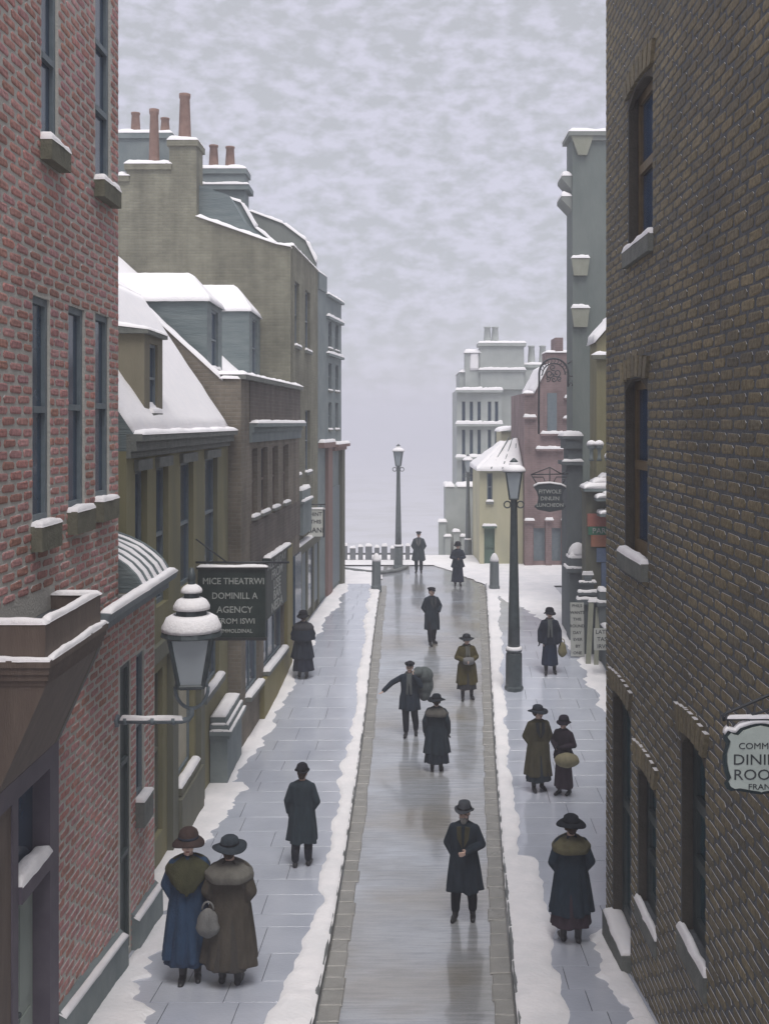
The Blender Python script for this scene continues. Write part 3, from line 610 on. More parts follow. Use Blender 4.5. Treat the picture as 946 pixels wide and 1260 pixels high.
q = MB(); q.lathe([(.0, 0), (.025, .004), (.03, .02), (.02, .035), (0, .04)], (0, 0, 0), n=10); 
q.v = [(-3.62 + z, 9.84 + x, 1.48 + y) for x, y, z in q.v]; q.build('handle', IRON, dd)

# ================================================================== dark brown brick house, right foreground
t = thing('brick_house', 'tall dark brown brick house in the right foreground with deep recessed windows', 'house', (2.7, 11, .4))
F = Facade((2.7, 4.0), (2.7, 14.3), side=-1); uY = lambda y: y - 4.0
w1 = (uY(11.6), uY(12.88), 9.08, 10.95); w2 = (uY(11.85), uY(13.08), 5.42, 7.52)
w3 = (uY(12.75), uY(13.85), .58, 3.55); w4 = (uY(11.45), uY(12.35), 1.42, 3.05); w5 = (uY(9.55), uY(10.4), 2.02, 4.0)
hs = [w1, w2, w3, w4, w5]
m1 = MB(); F.wall(m1, 0, uY(14.3), -.5, 13.6, hs, thick=6, reveal=.55); wall = m1.build('wall', BRNM, t)
brickwork(wall, F, uY(4.05), uY(14.3), .0, 13.55, hs, BRN, .36, .105, .025, 21, 300, hgap=.05, bulge=(.006, .010))
far = Facade((2.7, 14.3), (8.7, 14.3), side=-1)
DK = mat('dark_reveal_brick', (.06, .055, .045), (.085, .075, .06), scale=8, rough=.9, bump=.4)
def deep(h, fm, gm, sill=True, rails=1, rec=.14, arch=True, sd=.1, sh=.2, mull=0):
    w = window(t, F, *h, recess=rec, fm=fm, gm=gm, fw=.12, rails=rails, sill=STONEG if sill else None, sill_d=sd, sill_h=sh, snow=.06 if sill else 0, sill_side=.06, mull=mull)
    q = MB()
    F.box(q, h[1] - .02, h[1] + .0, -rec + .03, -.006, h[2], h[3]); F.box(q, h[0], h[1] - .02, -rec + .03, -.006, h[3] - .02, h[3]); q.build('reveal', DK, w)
    if arch:                                  # segmental head filling the corners of the opening
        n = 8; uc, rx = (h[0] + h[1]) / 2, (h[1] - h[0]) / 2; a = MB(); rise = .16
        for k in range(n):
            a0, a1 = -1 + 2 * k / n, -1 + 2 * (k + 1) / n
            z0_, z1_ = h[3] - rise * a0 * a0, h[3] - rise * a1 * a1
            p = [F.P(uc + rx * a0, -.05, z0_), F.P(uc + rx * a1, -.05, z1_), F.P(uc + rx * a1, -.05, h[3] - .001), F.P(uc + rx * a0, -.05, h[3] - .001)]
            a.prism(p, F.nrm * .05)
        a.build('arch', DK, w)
        for k in range(7):                    # brick voussoirs standing over the head
            ang = (k - 3) / 3; uu = uc + rx * ang * .95; zz = h[3] + .02 - rise * .25 * ang * ang; sl_ = ang * .1; v = MB(); wv = rx * .13
            v.prism([F.P(uu - wv, 0, zz), F.P(uu + wv, 0, zz), F.P(uu + wv + sl_, 0, zz + .24), F.P(uu - wv + sl_, 0, zz + .24)], F.nrm * .045); v.build('arch_brick', BRN, w)
    return w
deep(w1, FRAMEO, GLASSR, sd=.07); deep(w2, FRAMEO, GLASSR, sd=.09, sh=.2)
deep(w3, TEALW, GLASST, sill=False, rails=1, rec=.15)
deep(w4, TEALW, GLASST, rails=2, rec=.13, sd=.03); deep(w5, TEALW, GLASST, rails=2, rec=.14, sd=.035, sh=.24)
q = MB(); F.box(q, uY(12.7), uY(13.95), -.25, .12, -.2, .575); st = q.build('door_step', STONEG, t); fsnow(F, uY(12.74), uY(13.93), -.14, .115, .575, .05, st)


# ================================================================== olive shop with tall windows, second on the left
t = thing('shop_house', 'olive rendered shop with four tall narrow windows and one dormer, behind the wall lamp', 'house', (-3.9, 18, -.2))
F = Facade((-3.9, 14.73), (-3.87, 22.95)); uY = lambda y: F.Y(y)
wins = [(uY(a), uY(b), 4.1, 6.3) for a, b in ((15.2, 15.9), (16.46, 17.3), (18.2, 19.3), (20.36, 21.7))]
gf = [(uY(15.3), uY(16.9), .5, 3.1), (uY(17.8), uY(19.3), .85, 3.1), (uY(20.0), uY(21.9), 1.8, 3.0)]
m1 = MB(); F.wall(m1, 0, F.len, -.5, 6.6, wins + gf, thick=5, reveal=.2); m1.build('wall', OLIVE, t)
for w in wins:
    o = window(t, F, *w, recess=.11, fm=FRAMEB, gm=GLASS, fw=.06, rails=1)
    q = MB(); F.box(q, w[0] - .06, w[1] + .06, -.02, .07, w[3] + .002, w[3] + .16); q.build('lintel', STONEG, o)
window(t, F, *gf[0], recess=.1, fm=OLIVED, gm=OLIVED, rails=1, name='shutter')
window(t, F, *gf[1], recess=.1, fm=FRAMEB, gm=BUFF, rails=0, sill=STONEO, sill_d=.12, snow=.06, name='blind_window')
window(t, F, *gf[2], recess=.1, fm=FRAMEB, gm=GLASS, rails=0, mull=2, sill=STONEG, sill_d=.12, snow=.06)
q = MB(); F.box(q, 0, F.len - .05, 0, .14, 6.6, 6.74); F.box(q, 0, F.len - .05, 0, .22, 6.74, 6.84); F.box(q, 0, F.len - .05, 0, .06, 6.5, 6.6); co = q.build('cornice', STONEG, t)
fsnow(F, 0.02, F.len - .06, -.1, .23, 6.84, .06, co)
q = MB(); F.box(q, 0, F.len - .02, .0, .08, 3.3, 3.55); F.box(q, uY(17.2), uY(17.6), .0, .10, -.4, 3.3); F.box(q, uY(19.5), uY(19.85), .0, .1, -.4, 3.3); q.build('pilaster', OLIVED, t)
q = MB(); F.box(q, uY(17.62), uY(19.48), .0, .16, -.4, .70); o = q.build('stall_riser', OLIVED, t)
rp_ = [(-3.8, 6.84), (-5.75, 9.75), (-8.9, 9.9), (-8.9, 6.6), (-3.8, 6.6)]
q = MB(); q.prism([(x, 14.73, z) for x, z in rp_], (0, 8.2, 0)); rf = q.build('roof', SLATE, t)
snow_patch([(-3.82, 14.75, 6.87), (-3.82, 22.93, 6.87), (-5.75, 22.93, 9.76), (-5.75, 14.75, 9.76)], .045, parent=rf, cell=.25)
snow_patch([(-5.75, 14.75, 9.77), (-5.75, 22.93, 9.77), (-8.85, 22.93, 9.92), (-8.85, 14.75, 9.92)], .07, parent=rf, cell=.3)
def dormer(parent, x_front, y0, y1, z0, z1, x_back, mcheek, hip=0, glass=GLASS, snow_h=.05):
    Fd = Facade((x_front, y0), (x_front, y1)); L_ = y1 - y0
    q = MB(); hole = (L_ * .28, L_ * .72, z0 + .18, z1 - .12)
    Fd.wall(q, 0, L_, z0, z1, [hole], thick=x_front - x_back, reveal=.1); d = q.build('dormer', mcheek, parent)
    f = MB(); u0, u1, a, b = hole
    for c in ((u0, u0 + .05, a, b), (u1 - .05, u1, a, b), (u0 + .05, u1 - .05, b - .05, b), (u0 + .05, u1 - .05, a, a + .06), (u0 + .05, u1 - .05, (a + b) / 2 - .02, (a + b) / 2 + .02)): Fd.box(f, c[0], c[1], -.09, -.04, c[2], c[3])
    f.build('frame', FRAMEB, d)
    p = MB(); Fd.box(p, u0 + .04, u1 - .04, -.085, -.075, a, b); p.build('pane', glass, d)
    Fd2 = MB(); Fd.box(Fd2, u0 - .05, u1 + .05, -.03, .07, a - .07, a); Fd2.build('sill', STONEG, d); fsnow(Fd, u0 - .04, u1 + .04, -.03, .07, a, .06, d, cell=.05)
    o = .07; zt_ = z1 + .002
    if not hip:
        r_ = MB(); r_.hexa([(x_back, y0 - o, zt_), (x_front + o, y0 - o, zt_), (x_front + o, y1 + o, zt_), (x_back, y1 + o, zt_), (x_back, y0 - o, zt_ + .22), (x_front + o, y0 - o, zt_ + .07), (x_front + o, y1 + o, zt_ + .07), (x_back, y1 + o, zt_ + .22)])
        r_.build('dormer_roof', STONEG, d)
        snow_patch([(x_back, y0 - o, zt_ + .22), (x_front + o, y0 - o, zt_ + .07), (x_front + o, y1 + o, zt_ + .07), (x_back, y1 + o, zt_ + .22)], snow_h, parent=d, cell=.1)
    else:
        ym = (y0 + y1) / 2; A = [(x_back, y0 - o, zt_), (x_front + o, y0 - o, zt_), (x_front + o, y1 + o, zt_), (x_back, y1 + o, zt_)]; Rr = (x_front - .6, ym, zt_ + hip); Rb = (x_back, ym, zt_ + hip)
        r_ = MB(); r_.add(A + [Rr, Rb], [(3, 2, 1, 0), (0, 1, 4, 5), (1, 2, 4), (2, 3, 5, 4), (0, 5, 3)]); r_.build('dormer_roof', SLATE, d)
        snow_patch([A[0], A[1], Rr, Rb], snow_h, parent=d, cell=.16); snow_patch([A[2], A[3], Rb, Rr], snow_h, parent=d, cell=.16); snow_patch([A[1], A[2], Rr, Rr], snow_h * .9, parent=d, cell=.2)
    return d
OLCH = mat('olive_dormer_boards', (.17, .155, .11), (.22, .20, .145), scale=3, rough=.85, stretch=(1, 1, .3), bump=.3)
dormer(t, -4.0, 16.15, 17.35, 6.98, 8.36, -5.2, OLCH)
# stone pedestal at its far corner
t = thing('stone_pedestal', 'stepped blue grey stone pedestal with snow on its ledges, beside the left pavement', 'pedestal', (-3.75, 21.5, g(21.5)))
q = MB(); zb = g(21.5) - .15
for (o_, z0_, z1_) in ((0, zb, .78), (.05, .78, .86), (.10, .86, .95), (.03, .95, 1.06), (-.04, 1.06, 1.2)): q.box(-3.86, -3.52 + o_, 20.8 - o_, 22.6, z0_, z1_)
p_ = q.build('block', GREYB, t)
for o_, z_ in ((.05, .862), (.10, .95), (.03, 1.06), (-.04, 1.2)):
    snow_patch([(-3.86, 20.8 - o_, z_), (-3.52 + o_, 20.8 - o_, z_), (-3.52 + o_, 22.6, z_), (-3.86, 22.6, z_)], .03 if z_ < 1.15 else .05, parent=p_, cell=.07, over=.005) if z_ > 1.1 else snow_patch([(-3.52 + o_ - .06, 20.8 - o_, z_), (-3.52 + o_, 20.8 - o_, z_), (-3.52 + o_, 22.6, z_), (-3.52 + o_ - .06, 22.6, z_)], .025, parent=p_, cell=.06, over=.003)
    if z_ < 1.1: snow_patch([(-3.85, 20.8 - o_, z_), (-3.52 + o_ - .06, 20.8 - o_, z_), (-3.52 + o_ - .06, 20.8 - o_ + .06, z_), (-3.85, 20.8 - o_ + .06, z_)], .025, parent=p_, cell=.06, over=.003)

# ================================================================== brown brick house with two dormers
t = thing('brick_house', 'brown brick house with two slate dormers and a snow lined sloping gable, mid left', 'house', (-3.5, 27, 0))
F = Facade((-3.6, 23.0), (-3.15, 31.15)); uY = lambda y: F.Y(y)
wins = [(uY(a), uY(b), 4.84, 6.4) for a, b in ((24.2, 24.85), (25.3, 26.15), (26.8, 27.6), (28.4, 29.2))]
sw = (uY(25.6), uY(28.3), .98, 2.15); sw2 = (uY(23.5), uY(25.0), .9, 2.6)
m1 = MB(); F.wall(m1, 0, F.len, -.5, 7.95, wins + [sw, sw2], thick=5.4, reveal=.2); m1.build('wall', BRICKB, t)
for w in wins: window(t, F, *w, recess=.12, gm=GLASST, fm=BROWNW, fw=.05, rails=1, sill=STONEG, sill_d=.07, sill_h=.08, snow=.05)
window(t, F, *sw, recess=.08, gm=GLASS, mull=2, rails=0, sill=STONEG, sill_d=.16, sill_h=.1, snow=.07)
window(t, F, *sw2, recess=.08, gm=GLASS, mull=1, rails=0, sill=STONEG, sill_d=.14, sill_h=.1, snow=.06)
q = MB(); F.box(q, uY(23.9), F.len, .0, .10, 6.78, 6.90); F.box(q, uY(23.9), F.len, .0, .20, 6.90, 7.0); F.box(q, uY(23.9), F.len, .0, .06, 6.55, 6.78); co = q.build('cornice', GREYB, t); fsnow(F, uY(23.9), F.len, 0, .2, 7.0, .06, co)
q = MB(); F.box(q, uY(23.9), F.len, 0.0, .025, 7.0, 7.95); q.build('attic_band', BRICKD, t)
q = MB(); F.box(q, uY(24.0), F.len, .0, .02, 3.75, 4.7); q.build('brick_apron', BRICKD, t)
q = MB(); F.box(q, 0, F.len, -.2, .12, 7.95, 8.06); co = q.build('eaves', STONEG, t); fsnow(F, 0, F.len, -.9, .12, 8.06, .07, co, cell=.14)
q = MB(); F.box(q, uY(28.5), uY(29.3), 0, .10, -.3, 3.66); F.box(q, uY(25.1), uY(28.5), 0, .12, -.4, .86); q.build('stall_board', OCHRE, t)
q = MB(); F.box(q, uY(30.0), uY(31.1), 0, .06, 1.0, 3.2); q.build('shutter', GLASS, t)
SB = mat('black_signboard', (.018, .030, .027), (.034, .048, .043), scale=6, rough=.55)
CHALK = mat('faded_white_letters', (.24, .26, .25), (.48, .49, .46), scale=22, rough=.8)
q = MB(); F.box(q, uY(25.5), uY(28.4), 0, .09, 2.22, 3.66); sgn = q.build('fascia_board', SB, t)
q = MB(); F.box(q, uY(25.4), uY(28.5), 0, .2, 3.66, 3.74); o = q.build('fascia_cap', SB, t); fsnow(F, uY(25.42), uY(28.48), 0.02, .2, 3.74, .05, o)
ang = math.atan2(F.dir.y, F.dir.x)
for s_, z_, sz in (('ALL FRIDAY', 3.48, .27), ('FROM', 3.2, .33), ('LISE', 2.92, .33), ('BAR', 2.66, .33), ('NEDA', 2.38, .33)):
    text(s_, sz, CHALK, sgn, F.P(uY(26.95), .093, z_), (R(90), 0, ang), sx=1.8, bold=.004)
q = MB(); q.prism([(-3.98, 23.0, 7.9), (-8.9, 23.0, 12.4), (-8.9, 23.0, 6), (-3.98, 23.0, 6)], (0, .3, 0)); q.prism([(-3.62, 23.0, 7.95), (-3.98, 23.0, 7.9), (-3.98, 23, 6), (-3.62, 23, 6)], (0, .3, 0)); gb = q.build('gable_parapet', BRICKB, t)
snow_patch([(-3.62, 22.97, 7.96), (-3.62, 23.33, 7.96), (-4.05, 23.33, 7.97), (-4.05, 22.97, 7.97)], .06, parent=gb, cell=.09)
snow_patch([(-4.0, 22.97, 7.93), (-4.0, 23.33, 7.93), (-8.9, 23.33, 12.42), (-8.9, 22.97, 12.42)], .07, parent=gb, cell=.13)
q = MB(); q.prism([(-3.6, 23.3, 7.95), (-4.4, 23.3, 8.0), (-9, 23.3, 12.3), (-9, 23.3, 6.5), (-3.6, 23.3, 6.5)], (0, 7.85, 0)); rf = q.build('roof', SLATE, t)
snow_patch([(-4.35, 23.3, 8.02), (-4.2, 31.12, 8.02), (-9, 31.12, 12.33), (-9, 23.3, 12.33)], .06, parent=rf, cell=.3)
dormer(t, -4.42, 23.45, 25.35, 8.06, 9.70, -6.9, SLATE, hip=.75)
dormer(t, -4.30, 28.9, 31.05, 8.1, 10.05, -7.4, SLATE, hip=.85)

# ================================================================== tall olive house with chimney stacks
t = thing('tall_house', 'tall olive brick house with a blank gable wall and tall clay chimney pots, left', 'house', (-3.4, 34, .3))
FL = Facade((-10.5, 31.2), (-3.42, 31.2)); F = Facade((-3.42, 31.2), (-3.1, 37.0)); uY = lambda y: F.Y(y)
hw = [(uY(a), uY(b), z0_, z1_) for a, b in ((32.0, 32.9), (34.1, 35.2)) for z0_, z1_ in ((9.35, 11.3), (5.4, 7.4))]
q = MB(); poly = [(-3.42, 12.2), (-3.84, 12.28), (-6.2, 13.1), (-10.4, 13.3), (-10.4, -.5), (-3.42, -.5)]
q.prism([(x, 31.2, z) for x, z in poly], (0, .35, 0)); fl = q.build('gable_wall', BRICKO, t)
m1 = MB(); F.wall(m1, .35, F.len, -.5, 12.3, hw, thick=5, reveal=.2); m1.build('wall', BRICKO, t)
for h in hw: window(t, F, *h, recess=.12, rails=1, sill=STONEG, sill_d=.08, sill_h=.1, snow=.06)
for a, b in zip(poly[:2], poly[1:3]):
    snow_patch([(a[0], 31.15, a[1]), (b[0], 31.15, b[1]), (b[0], 31.6, b[1]), (a[0], 31.6, a[1])], .09, parent=fl, cell=.14)
fsnow(F, .35, F.len, -.3, .05, 12.3, .08, t)
prf = [(-3.6, 12.0), (-4.85, 13.0), (-5.3, 13.8), (-6.6, 14.25), (-10.4, 14.3), (-10.4, 11.5), (-3.6, 11.5)]
q = MB(); q.prism([(x, 31.6, z) for x, z in prf], (0, 5.3, 0)); rf = q.build('roof', SLATE, t)
for yy, dx in ((33.6, 0), (36.85, 1.25)):
    pr2 = [(-3.55, 12.2), (-4.8 + dx * .75, 13.2), (-5.25 + dx, 14.0), (-6.6 + dx * .8, 14.45), (-10.4, 14.5)]
    if dx: pr2 = [(-3.15, 12.6), (-3.5, 13.35), (-4.3, 13.95), (-5.5, 14.4), (-10.4, 14.5)]
    q = MB(); q.prism([(x, yy, z) for x, z in pr2] + [(-10.4, yy, 11.5), (pr2[0][0], yy, 11.5)], (0, .3, 0)); pw = q.build('party_wall', GREYB if not dx else GREYG, t)
    for a, b in zip(pr2, pr2[1:]): snow_patch([(a[0], yy - .05, a[1]), (b[0], yy - .05, b[1]), (b[0], yy + .35, b[1]), (a[0], yy + .35, a[1])], .09, parent=pw, cell=.15)
def chimney(parent, x0, x1, y0, y1, z0, z1, m, pots, cap=.06, band=True):
    q = MB(); q.box(x0, x1, y0, y1, z0, z1 - .18 if band else z1)
    if band: q.box(x0 - cap, x1 + cap, y0 - cap, y1 + cap, z1 - .18, z1)
    c = q.build('chimney', m, parent)
    e = cap if band else 0
    snow_patch([(x0 - e, y0 - e, z1), (x1 + e, y0 - e, z1), (x1 + e, y1 + e, z1), (x0 - e, y1 + e, z1)], .12, parent=c, cell=.12)
    for (x, y, h, r, mm) in pots:
        p = MB(); p.lathe([(r, 0), (r * 1.02, .06), (r * .95, h * .3), (r * .78, h * .9), (r * .9, h * .93), (r * .92, h), (r * .6, h), (r * .55, h - .1)], (x, y, z1 + .02), n=12); p.build('chimney_pot', mm, c)
    return c
chimney(t, -7.0, -6.2, 31.215, 32.2, 12.5, 15.35, BRICKO, [(-6.62, 31.6, 1.45, .19, CLAY)])
chimney(t, -8.25, -6.985, 31.21, 31.9, 12.5, 14.65, BRICKO, [(-7.5, 31.45, 1.65, .16, CLAY)])
chimney(t, -9.2, -8.235, 31.22, 31.9, 12.5, 14.3, BRICKO, [])
chimney(t, -9.3, -7.35, 33.0, 34.0, 12.5, 16.05, GREYB, [(-8.55, 33.4, .72, .16, CLAY), (-7.62, 33.4, .55, .16, CLAY)])
c = chimney(t, -6.9, -5.35, 35.0, 35.9, 12.5, 15.42, GREYB, [(-6.45, 35.4, .85, .17, CLAY), (-5.9, 35.4, .8, .17, CLAY)])
q = MB(); q.box(-7.02, -5.2, 34.88, 36.0, 14.7, 14.88); q.build('stack_band', GREYB, c); snow_patch([(-7.02, 34.86, 14.88), (-5.2, 34.86, 14.88), (-5.2, 35.02, 14.88), (-7.02, 35.02, 14.88)], .07, parent=c, cell=.1)
# its shop front
q = MB(); F.box(q, .36, F.len, 0, .22, 3.16, 3.28); F.box(q, .36, F.len, 0, .1, 2.9, 3.16); co = q.build('shop_cornice', OLIVED, t); fsnow(F, .36, F.len, 0, .22, 3.28, .07, co)
for k, (a, b) in enumerate(((31.6, 32.6), (32.9, 33.9), (34.2, 35.3), (35.6, 36.6))):
    q = MB(); F.box(q, uY(a), uY(b), 0, .04, .9, 2.85); q.build('shop_window', GLASS if k % 2 == 0 else FRAMEB, t)
    q = MB(); F.box(q, uY(b + .02), uY(b + .28), 0, .08, -.2, 2.9); q.build('pilaster', OLIVED, t)
q = MB(); F.box(q, uY(31.8), uY(33.6), 0, .28, 3.6, 4.55); F.box(q, uY(31.75), uY(33.65), 0, .33, 4.55, 4.63); F.box(q, uY(31.85), uY(33.55), 0, .25, 4.63, 4.95); o = q.build('oriel', GREYB, t); fsnow(F, uY(31.75), uY(33.65), .24, .33, 4.63, .06, o); fsnow(F, uY(31.85), uY(33.55), 0, .25, 4.95, .08, o)

# ================================================================== last houses on the left
t = thing('corner_house', 'grey blue corner house with a dull red pilaster at the top of the left pavement', 'house', (-2.9, 39, .5))
F = Facade((-3.1, 37.05), (-2.55, 41.4)); uY = lambda y: F.Y(y)
hw = [(uY(38.9), uY(39.5), z0_, z0_ + 1.0) for z0_ in (9.75, 8.2, 6.75)] + [(uY(40.2), uY(40.8), z0_, z0_ + 1.0) for z0_ in (9.75, 8.2, 6.75)]
m1 = MB(); F.wall(m1, 0, F.len, -.5, 11.7, hw, thick=5, reveal=.2); m1.build('wall', GREYB, t)
for h in hw: window(t, F, *h, recess=.1, rails=1, sill=STONEG, sill_d=.06, sill_h=.08, snow=.05)
q = MB(); F.box(q, 0, uY(38.4), -1.2, .05, 11.7, 12.3); q.build('attic', GREYB, t)
for z_ in (11.7, 10.9, 9.55):
    q = MB(); F.box(q, uY(38.5), F.len + .04, -.3, .12, z_ - .1, z_); o = q.build('string_course', GREYB, t); fsnow(F, uY(38.5), F.len + .04, -.3 if z_ > 11 else 0, .12, z_, .09, o)
fsnow(F, 0, uY(38.4), -.6, .05, 12.3, .1, t)
PILR = mat('dull_red_paint', (.20, .13, .115), (.25, .165, .15), scale=2, rough=.8, stretch=(1, 1, .3))
q = MB(); F.box(q, uY(38.3), uY(39.1), 0, .12, -.2, 6.1); q.build('pilaster', PILR, t)
q = MB(); F.box(q, uY(40.9), F.len + .05, 0, .14, -.2, 5.95); q.build('pilaster', OLIVED, t)
q = MB(); F.box(q, uY(37.1), uY(39.2), 0, .22, 6.1, 6.3); F.box(q, uY(39.2), F.len + .1, 0, .2, 5.95, 6.08); F.box(q, uY(39.2), F.len + .2, 0, .32, 6.08, 6.2); co = q.build('cornice', PILR, t)
fsnow(F, uY(37.1), uY(39.2), 0, .22, 6.3, .09, co); fsnow(F, uY(39.2), F.len + .2, 0, .32, 6.2, .09, co)
q = MB(); F.box(q, uY(39.2), uY(40.8), 0, .05, .9, 4.6); q.build('shop_window', FRAMEB, t)
q = MB(); q.box(-9, -2.75, 41.4, 41.7, -.4, 11.6); q.build('end_wall', GREYB, t)
# ================================================================== right side, beyond the brown house
def pad(x0, x1, y0, y1, z, h, parent, **kw): return snow_patch([(x0, y0, z), (x1, y0, z), (x1, y1, z), (x0, y1, z)], h, parent=parent, cell=kw.pop('cell', .12), **kw)
def face_windows(t, F, hs, **kw):
    for h in hs: window(t, F, *h, **kw)
# tall grey tower-like house
t = thing('tall_house', 'tall grey green rendered house with jutting cornices, rising behind the right hand shops', 'house', (7.3, 37.5, .5))
q = MB(); RG = mat('dull_green_render', (.13, .155, .145), (.175, .20, .185), scale=1.2, rough=.9, bump=.3, bscale=12, stretch=(1, 1, .35)); q.box(5.65, 10.5, 36, 37.3, -.4, 16.75); q.build('wall', RG, t)
q = MB(); q.box(5.5, 10.5, 35.84, 37.35, 16.75, 16.9); q.box(6.3, 10.5, 35.9, 37.3, 16.6, 16.75); o = q.build('cornice', GREYG, t); pad(5.5, 10.5, 35.84, 37.35, 16.9, .14, o, cell=.3)
CORB = mat('pale_olive_stone', (.25, .26, .205), (.30, .305, .25), scale=4, rough=.9, bump=.4)
for zt_, zb_, w0, w1 in ((16.75, 16.1, .75, .3), (12.6, 12.0, .62, .45), (10.9, 10.25, .62, .45)):
    q = MB(); q.prism([(5.6, 35.88, zt_), (5.6 + w0, 35.88, zt_), (5.6 + (w0 + w1) / 2, 35.88, zb_), (5.6 + (w0 - w1) / 2, 35.88, zb_)], (0, .118, 0)); o = q.build('corbel', CORB, t); pad(5.6, 5.6 + w0, 35.86, 36.0, zt_ + .003, .1, o, cell=.07) if zt_ < 16 else None
for z_, o_ in ((15.45, .34), (14.75, .36)):
    q = MB(); q.prism([(5.65, 36.1, z_), (5.65 - o_, 36.1, z_), (5.65 - o_, 36.1, z_ - .12), (5.65, 36.1, z_ - .5)], (0, 1.1, 0)); o = q.build('side_cornice', GREYG, t); pad(5.65 - o_, 5.65, 36.1, 37.2, z_, .16, o)
# olive gabled house nearer
t = thing('gabled_house', 'olive gabled house just showing at the edge of the dark brown wall', 'house', (7.2, 31, .4))
q = MB(); q.box(5.55, 9.5, 30.9, 32.0, -.4, 9.35); q.prism([(5.55, 30.9, 9.35), (9.5, 30.9, 9.35), (7.5, 30.9, 11.6)], (0, 1.1, 0)); q.build('wall', OLIVE, t)
o = snow_patch([(5.45, 30.7, 9.33), (5.45, 32.0, 9.33), (7.5, 32.0, 11.7), (7.5, 30.7, 11.7)], .14, parent=t, cell=.2)
o = snow_patch([(9.6, 30.7, 9.33), (9.6, 32, 9.33), (7.5, 32, 11.7), (7.5, 30.7, 11.7)], .14, parent=t, cell=.2)
q = MB(); q.box(5.4, 9.5, 30.72, 30.9, 8.85, 8.98); o = q.build('string_course', OLIVED, t); pad(5.4, 9.5, 30.72, 30.9, 8.98, .09, o)
# row between (behind the dark brown house)
t = thing('terrace_house', 'plain olive terrace house hidden behind the dark brown wall', 'house', (7.6, 22, 0))
q = MB(); q.box(6.35, 10, 14.35, 29.6, -.5, 8.4); q.build('wall', OLIVED, t); pad(6.3, 10, 14.35, 29.6, 8.4, .12, t, cell=.5)
# shop with concave snow roofs and painted boards
t = thing('corner_shop', 'shop with stacked snowy roofs and red and green painted boards, by the dark brown wall', 'shop', (6.2, 31, .4))
q = MB(); q.box(5.12, 8.5, 30.2, 30.88, -.4, 5.0); q.box(5.08, 8.5, 30.1, 30.88, 5.0, 5.12); q.build('wall', OLIVED, t)
REDS = mat('faded_red_board', (.36, .125, .10), (.42, .17, .13), scale=16, rough=.8)
ORAS = mat('faded_orange_board', (.38, .16, .095), (.44, .20, .13), scale=16, rough=.8)
GRNS = mat('green_board', (.05, .16, .10), (.07, .2, .13), scale=16, rough=.7); BLUS = mat('blue_board', (.12, .17, .27), (.16, .21, .32), scale=16, rough=.7)
for z0_, z1_, m_, x0 in ((4.04, 4.40, REDS, 5.16), (3.80, 4.03, GRNS, 5.18), (3.46, 3.79, ORAS, 5.26), (3.02, 3.42, BLUS, 5.42)):
    q = MB(); q.box(x0, 7.2, 30.12, 30.195, z0_, z1_); b_ = q.build('painted_board', m_, t)
    if m_ is GRNS: text('PARKES', .22, CHALK, b_, (5.66, 30.115, 3.91), bold=.003, sx=1.0)
q = MB(); q.box(5.55, 5.85, 30.08, 30.19, .4, 3.0); q.build('door_post', BLUS, t)
for k, (x0, x1, y0, y1, z0_, z1_) in enumerate(((5.05, 6.6, 30.0, 30.9, 5.13, 5.95), (5.35, 6.6, 29.7, 30.19, 4.88, 5.35), (5.42, 6.6, 29.55, 30.19, 4.45, 4.75))):
    cx_, cy_ = (x0 + x1) / 2 + .15, (y0 + y1) / 2; rings = []
    for i in range(7):
        s_ = i / 6; f_ = (1 - s_) ** 1.9; z = z0_ + (z1_ - z0_) * s_; e = .03 + .97 * f_
        rings.append([(cx_ + (x0 - cx_) * e, cy_ + (y0 - cy_) * e, z), (cx_ + (x1 - cx_) * e, cy_ + (y0 - cy_) * e, z), (cx_ + (x1 - cx_) * e, cy_ + (y1 - cy_) * e, z), (cx_ + (x0 - cx_) * e, cy_ + (y1 - cy_) * e, z)])
    q = MB(); q.loft(rings, False); q.box(x0, x1, y0, min(y1, 30.19), z0_ - .09, z0_ - .002); o = q.build('porch_roof', GREYB, t)
    rs = [[(p[0], p[1], p[2] + .015) for p in r] for r in rings[:4]]; rs2 = [[((p[0] - cx_) * 1.03 + cx_, (p[1] - cy_) * 1.05 + cy_, p[2] + .09 + .02 * nz3(p[0] * 4, p[1] * 4, p[2])) for p in r] for r in rings[:4]]
    for i in range(3):
        snow_patch([rings[i][0], rings[i][1], rings[i + 1][1], rings[i + 1][0]], .06, parent=o, cell=.12); snow_patch([rings[i][3], rings[i][0], rings[i + 1][0], rings[i + 1][3]], .06, parent=o, cell=.12)
for x_, z_ in ((5.28, 5.95), (5.5, 5.95), (5.78, 5.6)):
    q = MB(); q.lathe([(.08, 0), (.05, .1), (.05, .3), (.1, .36), (.12, .42), (.1, .5), (.02, .53)], (x_, 30.2, z_ - .05), n=10); o = q.build('finial', GREYB, t); q = MB(); q.lathe([(.13, 0), (.14, .05), (.1, .12), (.02, .15)], (x_, 30.2, z_ + .4), n=10); q.build('snow', SNOW, o)
